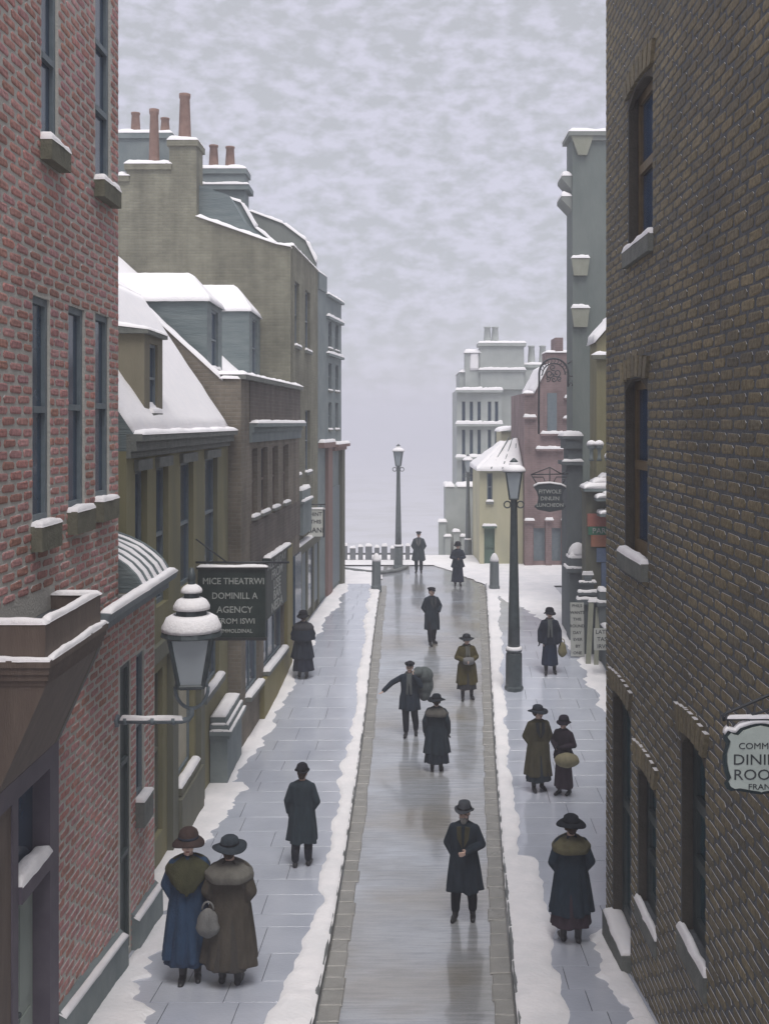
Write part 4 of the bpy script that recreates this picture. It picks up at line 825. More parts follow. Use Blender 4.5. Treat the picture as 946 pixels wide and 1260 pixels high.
# tall pilaster with capital
t = thing('stone_pillar', 'tall dark grey stone pillar with a heavy snow topped capital, behind the domed pier', 'pillar', (5.2, 32.8, .4))
PILG = mat('dark_grey_stone', (.115, .135, .145), (.155, .175, .18), scale=2, rough=.85, bump=.35, bscale=14, stretch=(1, 1, .35))
q = MB(); q.box(4.9, 5.4, 32.4, 33.4, -.3, 5.7); q.build('shaft', PILG, t)
q = MB(); q.box(4.78, 5.4, 32.28, 33.4, 5.7, 5.82); q.box(4.96, 5.4, 32.45, 33.4, 5.82, 6.2); q.box(4.86, 5.4, 32.36, 33.4, 6.2, 6.5); q.box(4.78, 5.4, 32.3, 33.4, 6.5, 6.6); o = q.build('capital', PILG, t)
pad(4.78, 5.4, 32.28, 32.46, 5.82, .06, o); pad(4.78, 5.4, 32.3, 33.4, 6.6, .13, o)
# piers in front
def pier(lbl, x0, x1, y0, y1, tiers, m, dome=0):
    zb = g((y0 + y1) / 2) - .1; t = thing('stone_pier', lbl, 'pier', ((x0 + x1) / 2, (y0 + y1) / 2, zb + .1), 'stone piers along the right pavement')
    q = MB(); z = zb; led = []
    for (o_, z1_) in tiers: q.box(x0 - o_, x1 + o_, y0 - o_, y1 + o_, z, z1_); z = z1_; led.append((o_, z1_))
    b_ = q.build('block', m, t)
    for k, (o_, z_) in enumerate(led):
        last = k == len(led) - 1; nx_ = led[k + 1][0] if not last else -1
        if last or nx_ < o_:
            if last: pad(x0 - o_, x1 + o_, y0 - o_, y1 + o_, z_, .14 if dome else .09, b_, cell=.08)
            else: pad(x0 - o_, x1 + o_, y0 - o_, y0 - nx_ - .002, z_, .06, b_, cell=.06, over=.004); pad(x0 - o_, x0 - nx_ - .002, y0 - nx_, y1, z_, .06, b_, cell=.06, over=.004)
    if dome:
        q = MB(); cx_, cy_ = (x0 + x1) / 2, (y0 + y1) / 2; rr = (x1 - x0) * .5
        q.lathe([(rr * 1.05, 0), (rr * 1.0, .08), (rr * .85, .2), (rr * .55, .31), (rr * .2, .36), (.01, .37)], (cx_, cy_, z + .02), n=18, sy=(y1 - y0) / (x1 - x0)); q.build('snow_dome', SNOW, t)
    return t
pier('domed grey stone pier topped with a round cap of snow', 4.84, 5.42, 31.4, 32.0, [(0, 2.55), (.1, 2.68), (.02, 2.98), (-.02, 3.02)], PILG, dome=1)
pier('low stepped stone pier with snow on its ledges, behind the tall poster', 4.92, 5.36, 29.95, 30.06, [(0, 1.85), (.10, 2.0), (.02, 2.12), (.06, 2.2), (-.05, 2.42), (.02, 2.48), (-.12, 2.62), (-.06, 2.68)], PILG)
pier('squat snowy stone pier between the domed pier and the painted boards', 5.36, 5.62, 29.4, 29.9, [(0, 1.9), (.05, 2.0), (-.02, 2.3)], PILG)
t = thing('garden_wall', 'low grey wall along the right pavement beside the dark brown house', 'wall', (5.5, 27, .1))
q = MB()
for k in range(8):
    ya, yb = 24 + .68 * k, 24 + .68 * (k + 1); q.hexa([(5.42, ya, g(ya) - .2), (5.7, ya, g(ya) - .2), (5.7, yb, g(yb) - .2), (5.42, yb, g(yb) - .2), (5.42, ya, 1.4), (5.7, ya, 1.4), (5.7, yb, 1.4), (5.42, yb, 1.4)])
q.build('masonry', PILG, t); pad(5.38, 5.74, 24, 29.4, 1.4, .08, t)
PAPER = mat('weathered_paper', (.42, .43, .40), (.50, .51, .475), scale=5, rough=.9); INK = mat('black_ink', (.03, .035, .04), (.06, .065, .07), scale=9, rough=.8)
def poster(lbl, x0, x1, y, z0, z1, lines, size, rz=0, m=PAPER):
    c = ((x0 + x1) / 2, y, z0); t = thing('poster_board', lbl, 'poster', c, 'poster boards by the stone piers')
    q = MB(); q.box(x0, x1, y - .02, y + .02, z0, z1); b_ = q.build('board', m, t); n = len(lines)
    for i, s_ in enumerate(lines): text(s_, size, INK, b_, ((x0 + x1) / 2 + random.uniform(-.01, .01), y - .022, z1 - (z1 - z0) * (i + .5) / n), depth=.002, bold=.002)
    t.rotation_euler = (R(-4), 0, rz); return t
poster('tall narrow poster of eight hand lettered lines against the stepped pier', 4.62, 5.0, 29.75, .42, 1.92, ['PHILS', 'WANTS', 'THIS', 'ROUND', 'DAY', 'EVER', 'BY', 'ONE'], .115)
poster('small white poster with three bold lines beside the dark brown wall', 4.98, 5.42, 28.1, .95, 1.52, ['LATE', 'TAS', 'IRVE'], .15)
for k, (xa, za, xb, zb_, w, l_) in enumerate(((5.17, 1.98, 5.0, .25, .07, 'longer'), (5.36, 1.82, 5.2, .2, .06, 'shorter'))):
    t = thing('plank', f'{l_} pale plank leaning beside the tall narrow poster', 'plank', (xb, 29.2, zb_)); q = MB(); yt, yb_ = 29.6, 29.1 - .1 * k
    zb_ = g(yb_) + KERB + .005
    q.hexa([(xb - w, yb_, zb_), (xb + w, yb_, zb_), (xb + w, yb_ + .04, zb_), (xb - w, yb_ + .04, zb_), (xa - w, yt, za), (xa + w, yt, za), (xa + w, yt + .04, za), (xa - w, yt + .04, za)]); q.build('board', CORB, t)
    if k == 0: pad(xa - w, xa + w + .1, yt - .02, yt + .06, za, .09, t, cell=.05)
# ------------------------------------------------------------------ houses at the top, right
t = thing('maroon_house', 'dull maroon brick house with stepped gable and chimney at the hilltop', 'house', (6.3, 47, .6))
F = Facade((5.2, 46.6), (8.6, 46.6)); hs = [(F.X(5.6), F.X(6.1), .9, 2.35), (F.X(6.4), F.X(6.8), .9, 2.35), (F.X(6.2), F.X(6.62), 6.55, 8.6)]
m1 = MB(); F.wall(m1, 0, F.len, -.3, 8.3, [hs[0], hs[1], (hs[2][0], hs[2][1], 6.55, 8.3)], thick=6, reveal=.15); m1.build('wall', BRICKM, t)
q = MB(); q.prism([(5.65, 46.62, 8.3), (8.6, 46.62, 8.3), (8.6, 46.62, 9.6), (6.3, 46.62, 9.6)], (0, 5, 0)); q.box(6.15, 7.25, 46.6, 48, 9.6, 10.1); q.box(6.55, 6.9, 46.6, 48, 10.1, 10.75); ch = q.build('gable', BRICKM, t)
q = MB(); F.box(q, hs[2][0], hs[2][1], -.02, .03, 6.55, 8.3); q.build('window', FRAMEB, t)
for h in hs[:2]: window(t, F, *h, recess=.08, rails=0, gm=FRAMEB, fm=FRAMEB)
for x0, x1, z_, d_ in ((5.15, 5.62, 8.3, .0), (5.15, 5.7, 7.25, .06), (5.9, 6.95, 6.52, .1), (6.9, 8.6, 7.2, .06), (6.95, 8.6, 8.1, .06), (5.7, 6.9, 5.85, .12), (5.2, 5.62, 2.7, .15), (6.1, 6.45, 2.72, .15), (6.8, 7.3, 2.72, .15)):
    q = MB(); q.box(x0, x1, 46.6 - d_ - .05, 46.6, z_ - .1, z_); o = q.build('ledge', BRICKM, t); pad(x0, x1, 46.6 - d_ - .05, 46.6 + (.0 if z_ != 8.3 else .6), z_, .11, o)
for x0, x1 in ((5.2, 5.55), (6.12, 6.38), (6.82, 7.2)):
    q = MB(); q.box(x0, x1, 46.48, 46.598, -.2, 2.6); q.build('pilaster', BRICKM, t)
snow_patch([(5.6, 46.5, 8.28), (5.6, 51, 8.28), (6.28, 51, 9.62), (6.28, 46.5, 9.62)], .12, parent=ch, cell=.2)
pad(6.12, 7.28, 46.56, 48, 10.1, .1, ch)
t = thing('yellow_house', 'small pale yellow house with a sloping snow roof and green door at the hilltop', 'house', (4.2, 47.5, .6))
F = Facade((3.25, 47.0), (5.18, 47.0)); hs = [(F.X(3.58), F.X(3.82), 3.5, 4.75), (F.X(3.45), F.X(3.92), .6, 2.3)]
m1 = MB(); F.wall(m1, 0, F.len, -.3, 4.85, hs, thick=5, reveal=.15); m1.build('wall', YELL, t)
window(t, F, *hs[0], recess=.08, rails=1, sill=STONEG, sill_d=.08, snow=.07)
GRND = mat('green_door', (.085, .14, .11), (.11, .17, .135), scale=3, rough=.6, stretch=(1, 1, .3))
window(t, F, *hs[1], recess=.08, rails=1, gm=GRND, fm=GRND, name='door')
q = MB(); F.box(q, hs[1][0] - .08, hs[1][1] + .08, 0, .15, 2.32, 2.42); o = q.build('door_hood', GRND, t); fsnow(F, hs[1][0] - .08, hs[1][1] + .08, 0, .15, 2.42, .09, o)
q = MB(); q.add([(3.1, 46.8, 4.86), (5.18, 46.8, 4.86), (5.18, 52, 4.86), (3.1, 52, 4.86), (4.6, 49.2, 6.1), (5.18, 49.2, 6.25), (4.6, 50, 6.1), (5.18, 50, 6.25)], [(3, 2, 1, 0), (0, 1, 5, 4), (0, 4, 6, 3), (3, 6, 7, 2), (4, 5, 7, 6), (1, 2, 7, 5)]); rf = q.build('roof', SLATE, t)
snow_patch([(3.1, 46.78, 4.87), (5.17, 46.78, 4.87), (5.17, 49.2, 6.27), (4.6, 49.2, 6.12)], .12, parent=rf, cell=.2); snow_patch([(3.1, 52, 4.87), (3.1, 46.8, 4.87), (4.6, 49.2, 6.12), (4.6, 50, 6.12)], .12, parent=rf, cell=.25)
for k in range(3):
    a = Vector((3.75 + .5 * k, 46.8, 4.98)); b = Vector((4.75 + .18 * k, 49.1, 6.3)); q = MB(); q.tube([a, b], .028, n=5); q.build('roof_rib', SLATE, rf)
t = thing('ochre_house', 'narrow ochre house peeping over the yellow house roof', 'house', (5.2, 54, 0))
q = MB(); q.box(4.75, 6.6, 53, 56, -1, 6.55); q.build('wall', YELL, t); snow_patch([(4.65, 52.9, 6.56), (6.6, 52.9, 6.85), (6.6, 56, 6.85), (4.65, 56, 6.56)], .14, parent=t, cell=.2)
# big grey block
HAZESTONE = mat('haze_paled_stone', (.36, .39, .375), (.43, .455, .435), scale=1.2, rough=.9, bump=.3, bscale=9)  # far stone coloured paler to stand in for the haze of distance
t = thing('apartment_block', 'haze paled grey stone block of several storeys with snowy ledges, farthest behind the yellow house', 'building', (4.8, 62, -.8))
F = Facade((2.86, 60), (5.4, 60)); hs = []
for z0_, z1_ in ((6.95, 8.2), (5.1, 6.9 - .3), (3.2, 5.2 - .3), (1.2, 2.6)):
    for u in (.28, .72, 1.16, 1.75, 2.15): hs.append((u, u + .2, z0_, z1_))
m1 = MB(); F.wall(m1, 0, F.len, -1.5, 8.85, hs, thick=6, reveal=.12); m1.build('wall', HAZESTONE, t)
for h in hs: window(t, F, *h, recess=.08, rails=0, fw=.03)
for z_ in (8.85, 7.05 - .12, 5.4 - .35):
    for (u0, u1, d_) in ((-.08, 1.45, .3), (1.45, F.len + .05, .2)):
        q = MB(); F.box(q, u0, u1, 0, d_, z_ - .14, z_); o = q.build('ledge', HAZESTONE, t); fsnow(F, u0, u1, -.1 if z_ > 8 else 0, d_, z_, .16, o)
q = MB(); q.box(5.4, 7.8, 60.5, 66, -1.5, 10.0); q.build('side_wing', HAZESTONE, t)
q = MB(); q.box(3.05, 5.4, 60.6, 65, 8.86, 9.9); at_ = q.build('attic', HAZESTONE, t); pad(3.0, 5.45, 60.5, 65, 9.9, .16, at_, cell=.3)
q = MB(); q.box(3.35, 4.2, 60.4, 61.5, 9.0, 11.0); o = q.build('dormer', HAZESTONE, t); pad(3.3, 4.25, 60.3, 61.5, 11.0, .2, o); snow_patch([(3.62, 60.36, 10.0), (4.1, 60.36, 10.0), (4.1, 60.4, 11.0), (3.66, 60.4, 11.0)], .06, parent=o)
c = chimney(t, 4.2, 6.7, 60.3, 61.6, 8.9, 11.55, HAZESTONE, [(4.65, 60.9, .95, .22, HAZESTONE), (5.1, 60.9, .95, .22, HAZESTONE)], cap=.12)
q = MB(); q.box(4.1, 6.8, 60.2, 61.7, 9.9, 10.02); q.build('stack_band', HAZESTONE, c); pad(4.1, 6.8, 60.15, 60.32, 10.02, .12, c)
chimney(t, 6.75, 8.4, 60.9, 62, 9.9, 10.35, HAZESTONE, [(7.25, 61.4, 1.1, .22, HAZESTONE), (7.9, 61.4, 1.1, .22, HAZESTONE)], cap=.1)
t = thing('outbuilding', 'low grey outbuilding with snow capped gate posts beyond the hilltop', 'outbuilding', (3.2, 57.5, -.4))
q = MB(); q.box(2.1, 3.9, 57, 59.5, -1.5, 3.55); q.build('wall', HAZESTONE, t); pad(2.05, 2.6, 56.95, 59.5, 3.55, .14, t); pad(2.75, 3.9, 56.95, 59.5, 3.4 + .15, .14, t)
q = MB(); q.box(1.72, 2.12, 56.4, 57, -1.5, 1.7); q.box(2.05, 2.35, 56.2, 56.6, -1.5, .95); q.box(2.5, 2.8, 56.2, 56.6, -1.5, 1.2); q.box(2.9, 3.2, 56.2, 56.6, -1.5, .95); o = q.build('gate_post', HAZESTONE, t)
pad(1.68, 2.16, 56.36, 57, 1.7, .13, o); pad(2.0, 2.4, 56.15, 56.65, .95, .12, o); pad(2.45, 2.85, 56.15, 56.65, 1.2, .12, o); pad(2.85, 3.25, 56.15, 56.65, .95, .12, o)

# ------------------------------------------------------------------ railing posts on the brow
t = thing('post_fence', 'row of short snow capped railing posts along the brow of the hill', 'fence', (-1.2, 48.6, .66))
POST = mat('grey_post', (.15, .16, .17), (.20, .21, .22), scale=5, rough=.8)
x = -3.6
while x < .35:
    w = random.uniform(.10, .15); h = random.uniform(.6, .72); zb = g(48.6) - .1
    q = MB(); q.box(x - w, x + w, 48.5, 48.72, zb, zb + .1 + h); o = q.build('post', POST, t); pad(x - w, x + w, 48.5, 48.72, zb + .1 + h, .1, o, cell=.05); x += random.uniform(.34, .42)
q = MB(); q.box(-3.7, .3, 48.58, 48.64, g(48.6) + .3, g(48.6) + .38); q.build('rail', POST, t)
# ------------------------------------------------------------------ bollards
def bollard(px, py, lbl):
    p = on_ground(px, py, KERB); t = thing('bollard', lbl, 'bollard', p, 'bollards at the top of the road')
    q = MB(); q.lathe([(.21, -.1), (.21, .12), (.19, .16), (.175, 1.02), (.15, 1.1), (.1, 1.2), (.03, 1.25)], p, n=8, smooth=False, rot=R(22)); b_ = q.build('post', PILG, t)
    q = MB(); q.lathe([(.17, 1.06), (.16, 1.14), (.125, 1.24), (.07, 1.33), (.01, 1.37)], p, n=12); q.build('snow', SNOW, b_)
bollard(463, 725, 'dark stone bollard capped with snow at the end of the left kerb'); bollard(608, 725, 'dark stone bollard capped with snow at the end of the right kerb')
# ------------------------------------------------------------------ street lamps
LG = bpy.data.materials.new('lantern_glass'); LG.use_nodes = True; tt = LG.node_tree; tt.nodes.clear()
a_ = N(tt, 'ShaderNodeBsdfTransparent'); a_.inputs[0].default_value = (.90, .93, .95, 1); b_ = N(tt, 'ShaderNodeBsdfGlossy'); b_.inputs['Roughness'].default_value = .12; b_.inputs[0].default_value = (.9, .93, .95, 1)
d_ = N(tt, 'ShaderNodeBsdfDiffuse'); d_.inputs[0].default_value = (.62, .68, .72, 1); m1_ = N(tt, 'ShaderNodeMixShader'); m1_.inputs[0].default_value = .22; m2_ = N(tt, 'ShaderNodeMixShader'); m2_.inputs[0].default_value = .5; oo = N(tt, 'ShaderNodeOutputMaterial')
link(tt, a_.outputs[0], m1_.inputs[1]); link(tt, b_.outputs[0], m1_.inputs[2]); link(tt, m1_.outputs[0], m2_.inputs[1]); link(tt, d_.outputs[0], m2_.inputs[2]); link(tt, m2_.outputs[0], oo.inputs[0])
def lantern(t, c, s, zb, hb, rb, rt, tiers, rot=R(45), snowf=1.0, foot=True, IRON=IRON):
    """four-sided glass lantern: posts, panes, tiered roof with snow; c plan centre, zb bottom, hb glass height"""
    x, y = c; zt = zb + hb; q = MB()
    def cor(r, k): return (x + r * math.cos(rot + k * math.pi / 2), y + r * math.sin(rot + k * math.pi / 2))
    for k in range(4):
        a, b = cor(rb, k), cor(rt, k); q.tube([(*a, zb), (*b, zt)], s * .022, n=6, smooth=False)
        for r_, z_ in ((rb, zb), (rt, zt)):
            a, b = cor(r_, k), cor(r_, k + 1); q.tube([(*a, z_), (*b, z_)], s * .024, n=6, smooth=False)
    q.lathe([(rb * .9, zb - s * .03), (rb * .95, zb)], (x, y, 0), n=4, rot=rot, smooth=False)
    cage = q.build('lantern_frame', IRON, t)
    for k in range(4):
        a, b, c_, d = cor(rb * .97, k), cor(rb * .97, k + 1), cor(rt * .97, k + 1), cor(rt * .97, k); p = MB(); n_ = Vector(((a[0] + b[0]) / 2 - x, (a[1] + b[1]) / 2 - y, 0)).normalized() * .004
        P4 = [Vector((*a, zb + .01)), Vector((*b, zb + .01)), Vector((*c_, zt - .01)), Vector((*d, zt - .01))]; p.prism(P4, n_); p.build('pane', LG, cage)
    p = MB(); p.lathe([(.02 * s, zb), (.025 * s, zb + hb * .2), (.03 * s, zb + hb * .5), (.012 * s, zb + hb * .58)], (x, y, 0), n=8); p.build('burner', STONEG, cage)
    q = MB(); z = zt; prof_ = [(rt * 1.06, z - .01)]; sn = []
    for (r0, r1, h) in tiers:
        prof_ += [(r0, z), (r1, z + h), ]; sn.append((r0, r1, z, h)); z += h
    q.lathe(prof_, (x, y, 0), n=12, smooth=False, rot=rot); q.lathe([(tiers[-1][1], z), (tiers[-1][1] * 1.1, z + .03 * s), (.02 * s, z + .12 * s)], (x, y, 0), n=10)
    rf_ = q.build('lantern_roof', IRON, t)
    for (r0, r1, z0_, h) in sn:
        if h < .02 * s or r0 - r1 < .02 * s: continue
        p = MB(); k = snowf; p.lathe([(r0 * 1.02, z0_ + .004), (r0 * 1.03, z0_ + h * .28), (r0 * .95, z0_ + h * .55), ((r0 * .5 + r1 * .5) * 1.08, z0_ + h * .86), (r1 * 1.1, z0_ + h + .012)], (x, y, 0), n=18); p.build('snow', SNOW, rf_)
IRONHAZE = mat('haze_paled_iron', (.12, .14, .145), (.16, .18, .185), scale=8, rough=.5)  # hilltop lamps' iron lightened, the fade of distance put into its colour
def street_lamp(px, py, H, lbl, s=1.0, off=KERB, pos=None, IRON=IRON):
    p = pos or on_ground(px, py, off); x, y, z = p; t = thing('street_lamp', lbl, 'street lamp', p, 'gas street lamps standing on posts')
    q = MB(); h0 = H * .168; rb = H * .036
    q.lathe([(rb * 1.15, -.1), (rb * 1.15, .06), (rb * 1.02, .1), (rb * .98, h0 * .93), (rb * .8, h0 * .97)], p, n=8, smooth=False); q.lathe([(rb * .8, h0 * .95), (rb * .98, h0), (rb * .98, h0 * 1.06), (rb * .75, h0 * 1.1)], p, n=16); b_ = q.build('base', IRON, t)
    p2 = MB(); p2.lathe([(rb * .985, h0 * 1.03), (rb * 1.03, h0 * 1.06), (rb * .9, h0 * 1.11), (rb * .74, h0 * 1.12)], p, n=16); p2.build('snow', SNOW, b_)
    q = MB(); zl = H * .83; q.lathe([(rb * .74, h0 * 1.09), (rb * .68, H * .3), (rb * .5, H * .6), (rb * .4, zl), (rb * .5, zl + .04), (rb * .3, zl + .07)], p, n=14); q.build('column', IRON, t)
    rr = .085 * s
    for sg in (-1, 1):
        q = MB(); q.tube([(x + sg * (rb * .4 + rr + rr * math.cos(a)), y, z + zl - .13 * s + rr * math.sin(a)) for a in [math.pi * 2 * k / 14 for k in range(15)]], .018 * s, n=6); q.build('ladder_rest', IRON, t)
    lantern(t, (x, y), s, z + zl + .02, H * .118, H * .026, H * .048, [(H * .05, H * .022, H * .028), (H * .022, H * .017, H * .012)], rot=R(38), IRON=IRON)
    return t
street_lamp(632, 848, 5.9, 'tall dark green street lamp on the right pavement, nearest of the post lamps')
street_lamp(490, 698, 5.3, 'haze greyed street lamp at the brow of the hill beside the railing posts', off=.05, IRON=IRONHAZE)
street_lamp(0, 0, 5.0, 'faint distant street lamp in front of the grey outbuilding', pos=Vector((XW(575.5, 52.0), 52.0, g(52.0) - .05)), off=0, IRON=IRONHAZE)
# bracket lamp on the red house
y = 12.72; za = ZW(887, y); xe = XW(236, y); t = thing('wall_lamp', 'large snow topped lantern on an iron bracket from the red brick house', 'street lamp', (-3.47, y, za))
q = MB(); q.tube([(-3.5, y, za), (-3.46, y, za)], .075, n=10); q.tube([(-3.47, y, za), (xe - .12, y, za), (xe - .04, y, za + .02), (xe, y, za + .08), (xe, y, za + .16)], .036, n=8)
for xx in (-3.38, -3.05, -2.8): q.tube([(xx - .02, y, za), (xx + .02, y, za)], .05, n=8)
br_ = q.build('bracket', FRAMEB, t); snow_patch([(-3.44, y - .034, za + .024), (xe - .1, y - .034, za + .024), (xe - .1, y + .034, za + .024), (-3.44, y + .034, za + .024)], .035, parent=br_, cell=.05, over=.0)
zc = ZW(843, y); q = MB(); rc = .2
q.tube([(xe + rc * math.cos(a), y, zc - .02 + .26 * math.sin(a)) for a in [math.pi + math.pi * k / 14 for k in range(15)]], .022, n=8); q.tube([(xe - rc, y, zc), (xe + rc, y, zc)], .02, n=8); q.build('cradle', FRAMEB, t)
lantern(t, (xe, y), 1.3, zc + .01, .60, .20, .345, [(.37, .355, .05), (.35, .22, .18), (.19, .18, .075), (.215, .11, .13), (.095, .09, .07), (.125, .045, .09), (.045, .045, .05)], rot=R(52), snowf=1.0)
# ------------------------------------------------------------------ hanging signs
# black board on the olive shop
y = 19.5; x0, x1 = -3.86, XW(327, y); zt_, zb_ = ZW(700, y), ZW(784, y)
t = thing('shop_sign', 'big black board of faded white lettering hung out from the olive shop', 'sign', (x0, y, zb_))
q = MB(); q.box(x0 + .02, x1, y - .04, y + .04, zb_, zt_); bd = q.build('board', SB, t)
q = MB(); q.box(x0, x1 + .04, y - .07, y + .07, zt_, zt_ + .05); q.box(x0 + .02, x1 + .02, y - .06, y + .06, zb_ - .05, zb_); o = q.build('moulding', FRAMED, t); pad(x0 + .02, x1 + .03, y - .07, y + .07, zt_ + .05, .03, o, cell=.05)
q = MB(); q.tube([(-3.88, y, zt_ + .12), (XW(356, y), y, zt_ + .12)], .022, n=6); q.tube([(-3.88, y, zt_ + .55), (x0 + .55, y, zt_ + .12)], .015, n=6)
for xx in (x0 + .15, x1 - .15): q.tube([(xx, y, zt_ + .12), (xx, y, zt_ + .04)], .012, n=5)
q.build('bracket', WROUGHT, t)
cxs = XW(288, y)
for i, (s_, py, sz, dx) in enumerate((('MICE THEATRWI', 715, .165, 0), ('DOMINILL A', 733, .165, 0.02), ('AGENCY', 750, .165, 0.02), ('FROM ISWI', 764, .14, .05), ('IMMOLDINAL', 776, .095, .06))):
    text(s_, sz, CHALK, bd, (cxs + dx, y - .042, ZW(py, y)), bold=.0015, sx=.92 if i < 2 else 1)
# little white board on the tall olive house
y = 34.3; x0, x1 = XW(380, y), XW(397.5, y); zt_, zb_ = ZW(626, y), ZW(660, y)
t = thing('shop_sign', 'small white hanging board with three lines of black letters, far up the left pavement', 'sign', (x0, y, zb_))
q = MB(); q.box(x0, x1, y - .03, y + .03, zb_, zt_); bd = q.build('board', mat('white_sign_paint', (.62, .63, .58), (.68, .69, .64), scale=7, rough=.7), t)
q = MB(); q.box(x1, x1 + .05, y - .05, y + .05, zb_ - .03, zt_ + .03); q.tube([(-3.3, y, zt_ + .14), (x1 + .08, y, zt_ + .14)], .02, n=6)
for xx in (x0 + .08, x1 - .08): q.tube([(xx, y, zt_ + .14), (xx, y, zt_)], .012, n=5)
o = q.build('bracket', WROUGHT, t); pad(x0, x1 + .05, y - .05, y + .05, zt_, .04, bd, cell=.05)
for s_, f_, sz in (('HINT', .8, .17), ('THIS', .53, .17), ('BANI', .22, .23)): text(s_, sz, INK, bd, ((x0 + x1) / 2, y - .032, zb_ + (zt_ - zb_) * f_), bold=.003)
# shield-shaped dark board by the pillar
def shape_sign(t, name, pts, y, th, m, org): 
    q = MB(); q.prism([(px_, y - th / 2, pz) for px_, pz in pts], (0, th, 0)); return q.build(name, m, t)
y = 32.1; P = lambda px, py: (XW(px, y), ZW(py, y))
t = thing('inn_sign', 'dark shield shaped board with pale lettering hung from the tall stone pillar', 'sign', (XW(675, y), y, ZW(630, y)))
pts = [P(*a) for a in ((656, 599), (662, 596), (676, 595), (690, 597), (696, 600), (692, 606), (691, 614), (693, 620), (696, 623), (692, 627), (676, 630), (661, 627), (657, 623), (661, 619), (662, 612), (660, 605))]
bd = shape_sign(t, 'board', pts, y, .07, mat('navy_signboard', (.04, .05, .058), (.055, .065, .072), scale=9, rough=.6), None)
top = [P(*a) for a in ((656, 599), (662, 596), (676, 595), (690, 597), (696, 600))]
q = MB(); q.loft([[(a, y - .045, b), (a, y + .045, b), (a, y + .03, b + .06), (a, y - .03, b + .06)] for a, b in top]); q.build('snow', SNOW, bd)
q = MB(); 
for seg in (((653, 584), (676, 575), (690, 583)), ((653, 584), (660, 595)), ((656, 587), (668, 587), (670, 592)), ((697, 586), (691, 596)), ((697, 587), (684, 587), (681, 593)), ((676, 575), (676, 595)), ((697, 580), (690, 583)), ((653, 584), (699, 583))):
    q.tube([(P(*a)[0], y, P(*a)[1]) for a in seg], .018, n=5)
q.tube([(XW(697, y), y, ZW(583, y)), (XW(697, y), 32.45, ZW(583, y))], .025, n=5); q.build('bracket', WROUGHT, t)
for s_, py, sz in (('FITWOLE', 605, .165), ('DINUIN', 613.5, .165), ('LUNCHEON', 621.5, .15)): text(s_, sz, CHALK, bd, (XW(676, y), y - .038, ZW(py, y)), bold=.003, sx=1.0)
# wrought iron arch
y = 35.7; P = lambda px, py: (XW(px, y), y, ZW(py, y)); t = thing('iron_bracket', 'ornate wrought iron arch with scrolls fixed to the tall grey green house', 'bracket', P(681, 480))
q = MB(); n = 14
arch = [(662.5, 534), (662.5, 500), (663, 470)] + [(681 - 18 * math.cos(math.pi * k / n), 460 - 19 * math.sin(math.pi * k / n)) for k in range(n + 1)] + [(698.5, 476)]
q.tube([P(*a) for a in arch], .035, n=6)
inn = [(665.5, 462)] + [(681 - 14 * math.cos(math.pi * k / n), 461 - 14 * math.sin(math.pi * k / n)) for k in range(n + 1)]
q.tube([P(*a) for a in inn], .022, n=5)
for k in range(1, 12):
    a0 = math.pi * k / 12; q.tube([P(681 - 14 * math.cos(a0), 461 - 14 * math.sin(a0)), P(681 - 16 * math.cos(a0 + .12), 460.5 - 16.5 * math.sin(a0 + .12)), P(681 - 18 * math.cos(a0 + .0), 460 - 19 * math.sin(a0))], .016, n=4)
def spiral(cx_, cy_, r, turns, st, sg=1): return [P(cx_ + r * (1 - .75 * k / 24) * math.cos(st + sg * turns * 2 * math.pi * k / 24), cy_ + r * (1 - .75 * k / 24) * math.sin(st + sg * turns * 2 * math.pi * k / 24)) for k in range(25)]
for a in ((676, 460, 5.5, 1.3, 0, 1), (685, 459, 5.5, 1.3, math.pi, -1), (680, 452, 4, 1.2, 1, 1), (674, 466, 3.5, 1.2, 2, -1), (688, 466, 3.2, 1.2, 1, 1), (681, 467, 3, 1, 0, 1)): q.tube(spiral(*a), .02, n=5)
for a in (((698, 448), (703, 444)), ((698, 462), (704, 463)), ((698, 476), (702, 470), (704, 474))): q.tube([P(*b) for b in a] + [(XW(704, y), 36.05, ZW(a[-1][1], y))], .022, n=5)
q.build('ironwork', WROUGHT, t)
# dining rooms sign on the dark brown house
y = 6.5; P2 = lambda px, py: (XW(px, y), ZW(py, y)); t = thing('hanging_sign', 'pale scalloped dining rooms sign in a dark frame, hung from the dark brown house', 'sign', (2.3, y, 4.7))
def scallop(grow):
    x0, x1, z0, z1 = 889 - grow, 981 + grow, 975 + grow, 898 - grow; cxx = (x0 + x1) / 2; half = []
    a = [(x0 + 4, z1 + 7), (x0 + 8, z1 + 2), (x0 + 12, z1 + 4), (x0 + 17, z1 + 5), (x0 + 23, z1 - 1), (x0 + 35, z1 - 5), (x0 + 42, z1 - 6.5), (cxx, z1 - 7)]
    b = [(cxx, z0 - 0), (x0 + 42, z0 - 1), (x0 + 32, z0 - 2.5), (x0 + 18, z0 - 5), (x0 + 12, z0 - 4), (x0 + 7, z0 - 7), (x0 + 5, z0 - 12), (x0 + 8, z0 - 17), (x0 + 5, z0 - 26), (x0 + 3, z0 - 36), (x0 + 3, z0 - 46), (x0 + 6, z0 - 56), (x0 + 7, z0 - 62), (x0 + 4, z0 - 66)]
    full = a + [(2 * cxx - p[0], p[1]) for p in a[-2::-1]] + [(2 * cxx - p[0], p[1]) for p in b[:0:-1]] + b
    out = []
    for p in full:
        if not out or abs(p[0] - out[-1][0]) + abs(p[1] - out[-1][1]) > .3: out.append(p)
    return [P2(*p) for p in out]
fr_ = shape_sign(t, 'frame', scallop(2.5), y + .012, .03, mat('teal_black_frame', (.02, .035, .04), (.03, .045, .05), scale=9, rough=.5), None)
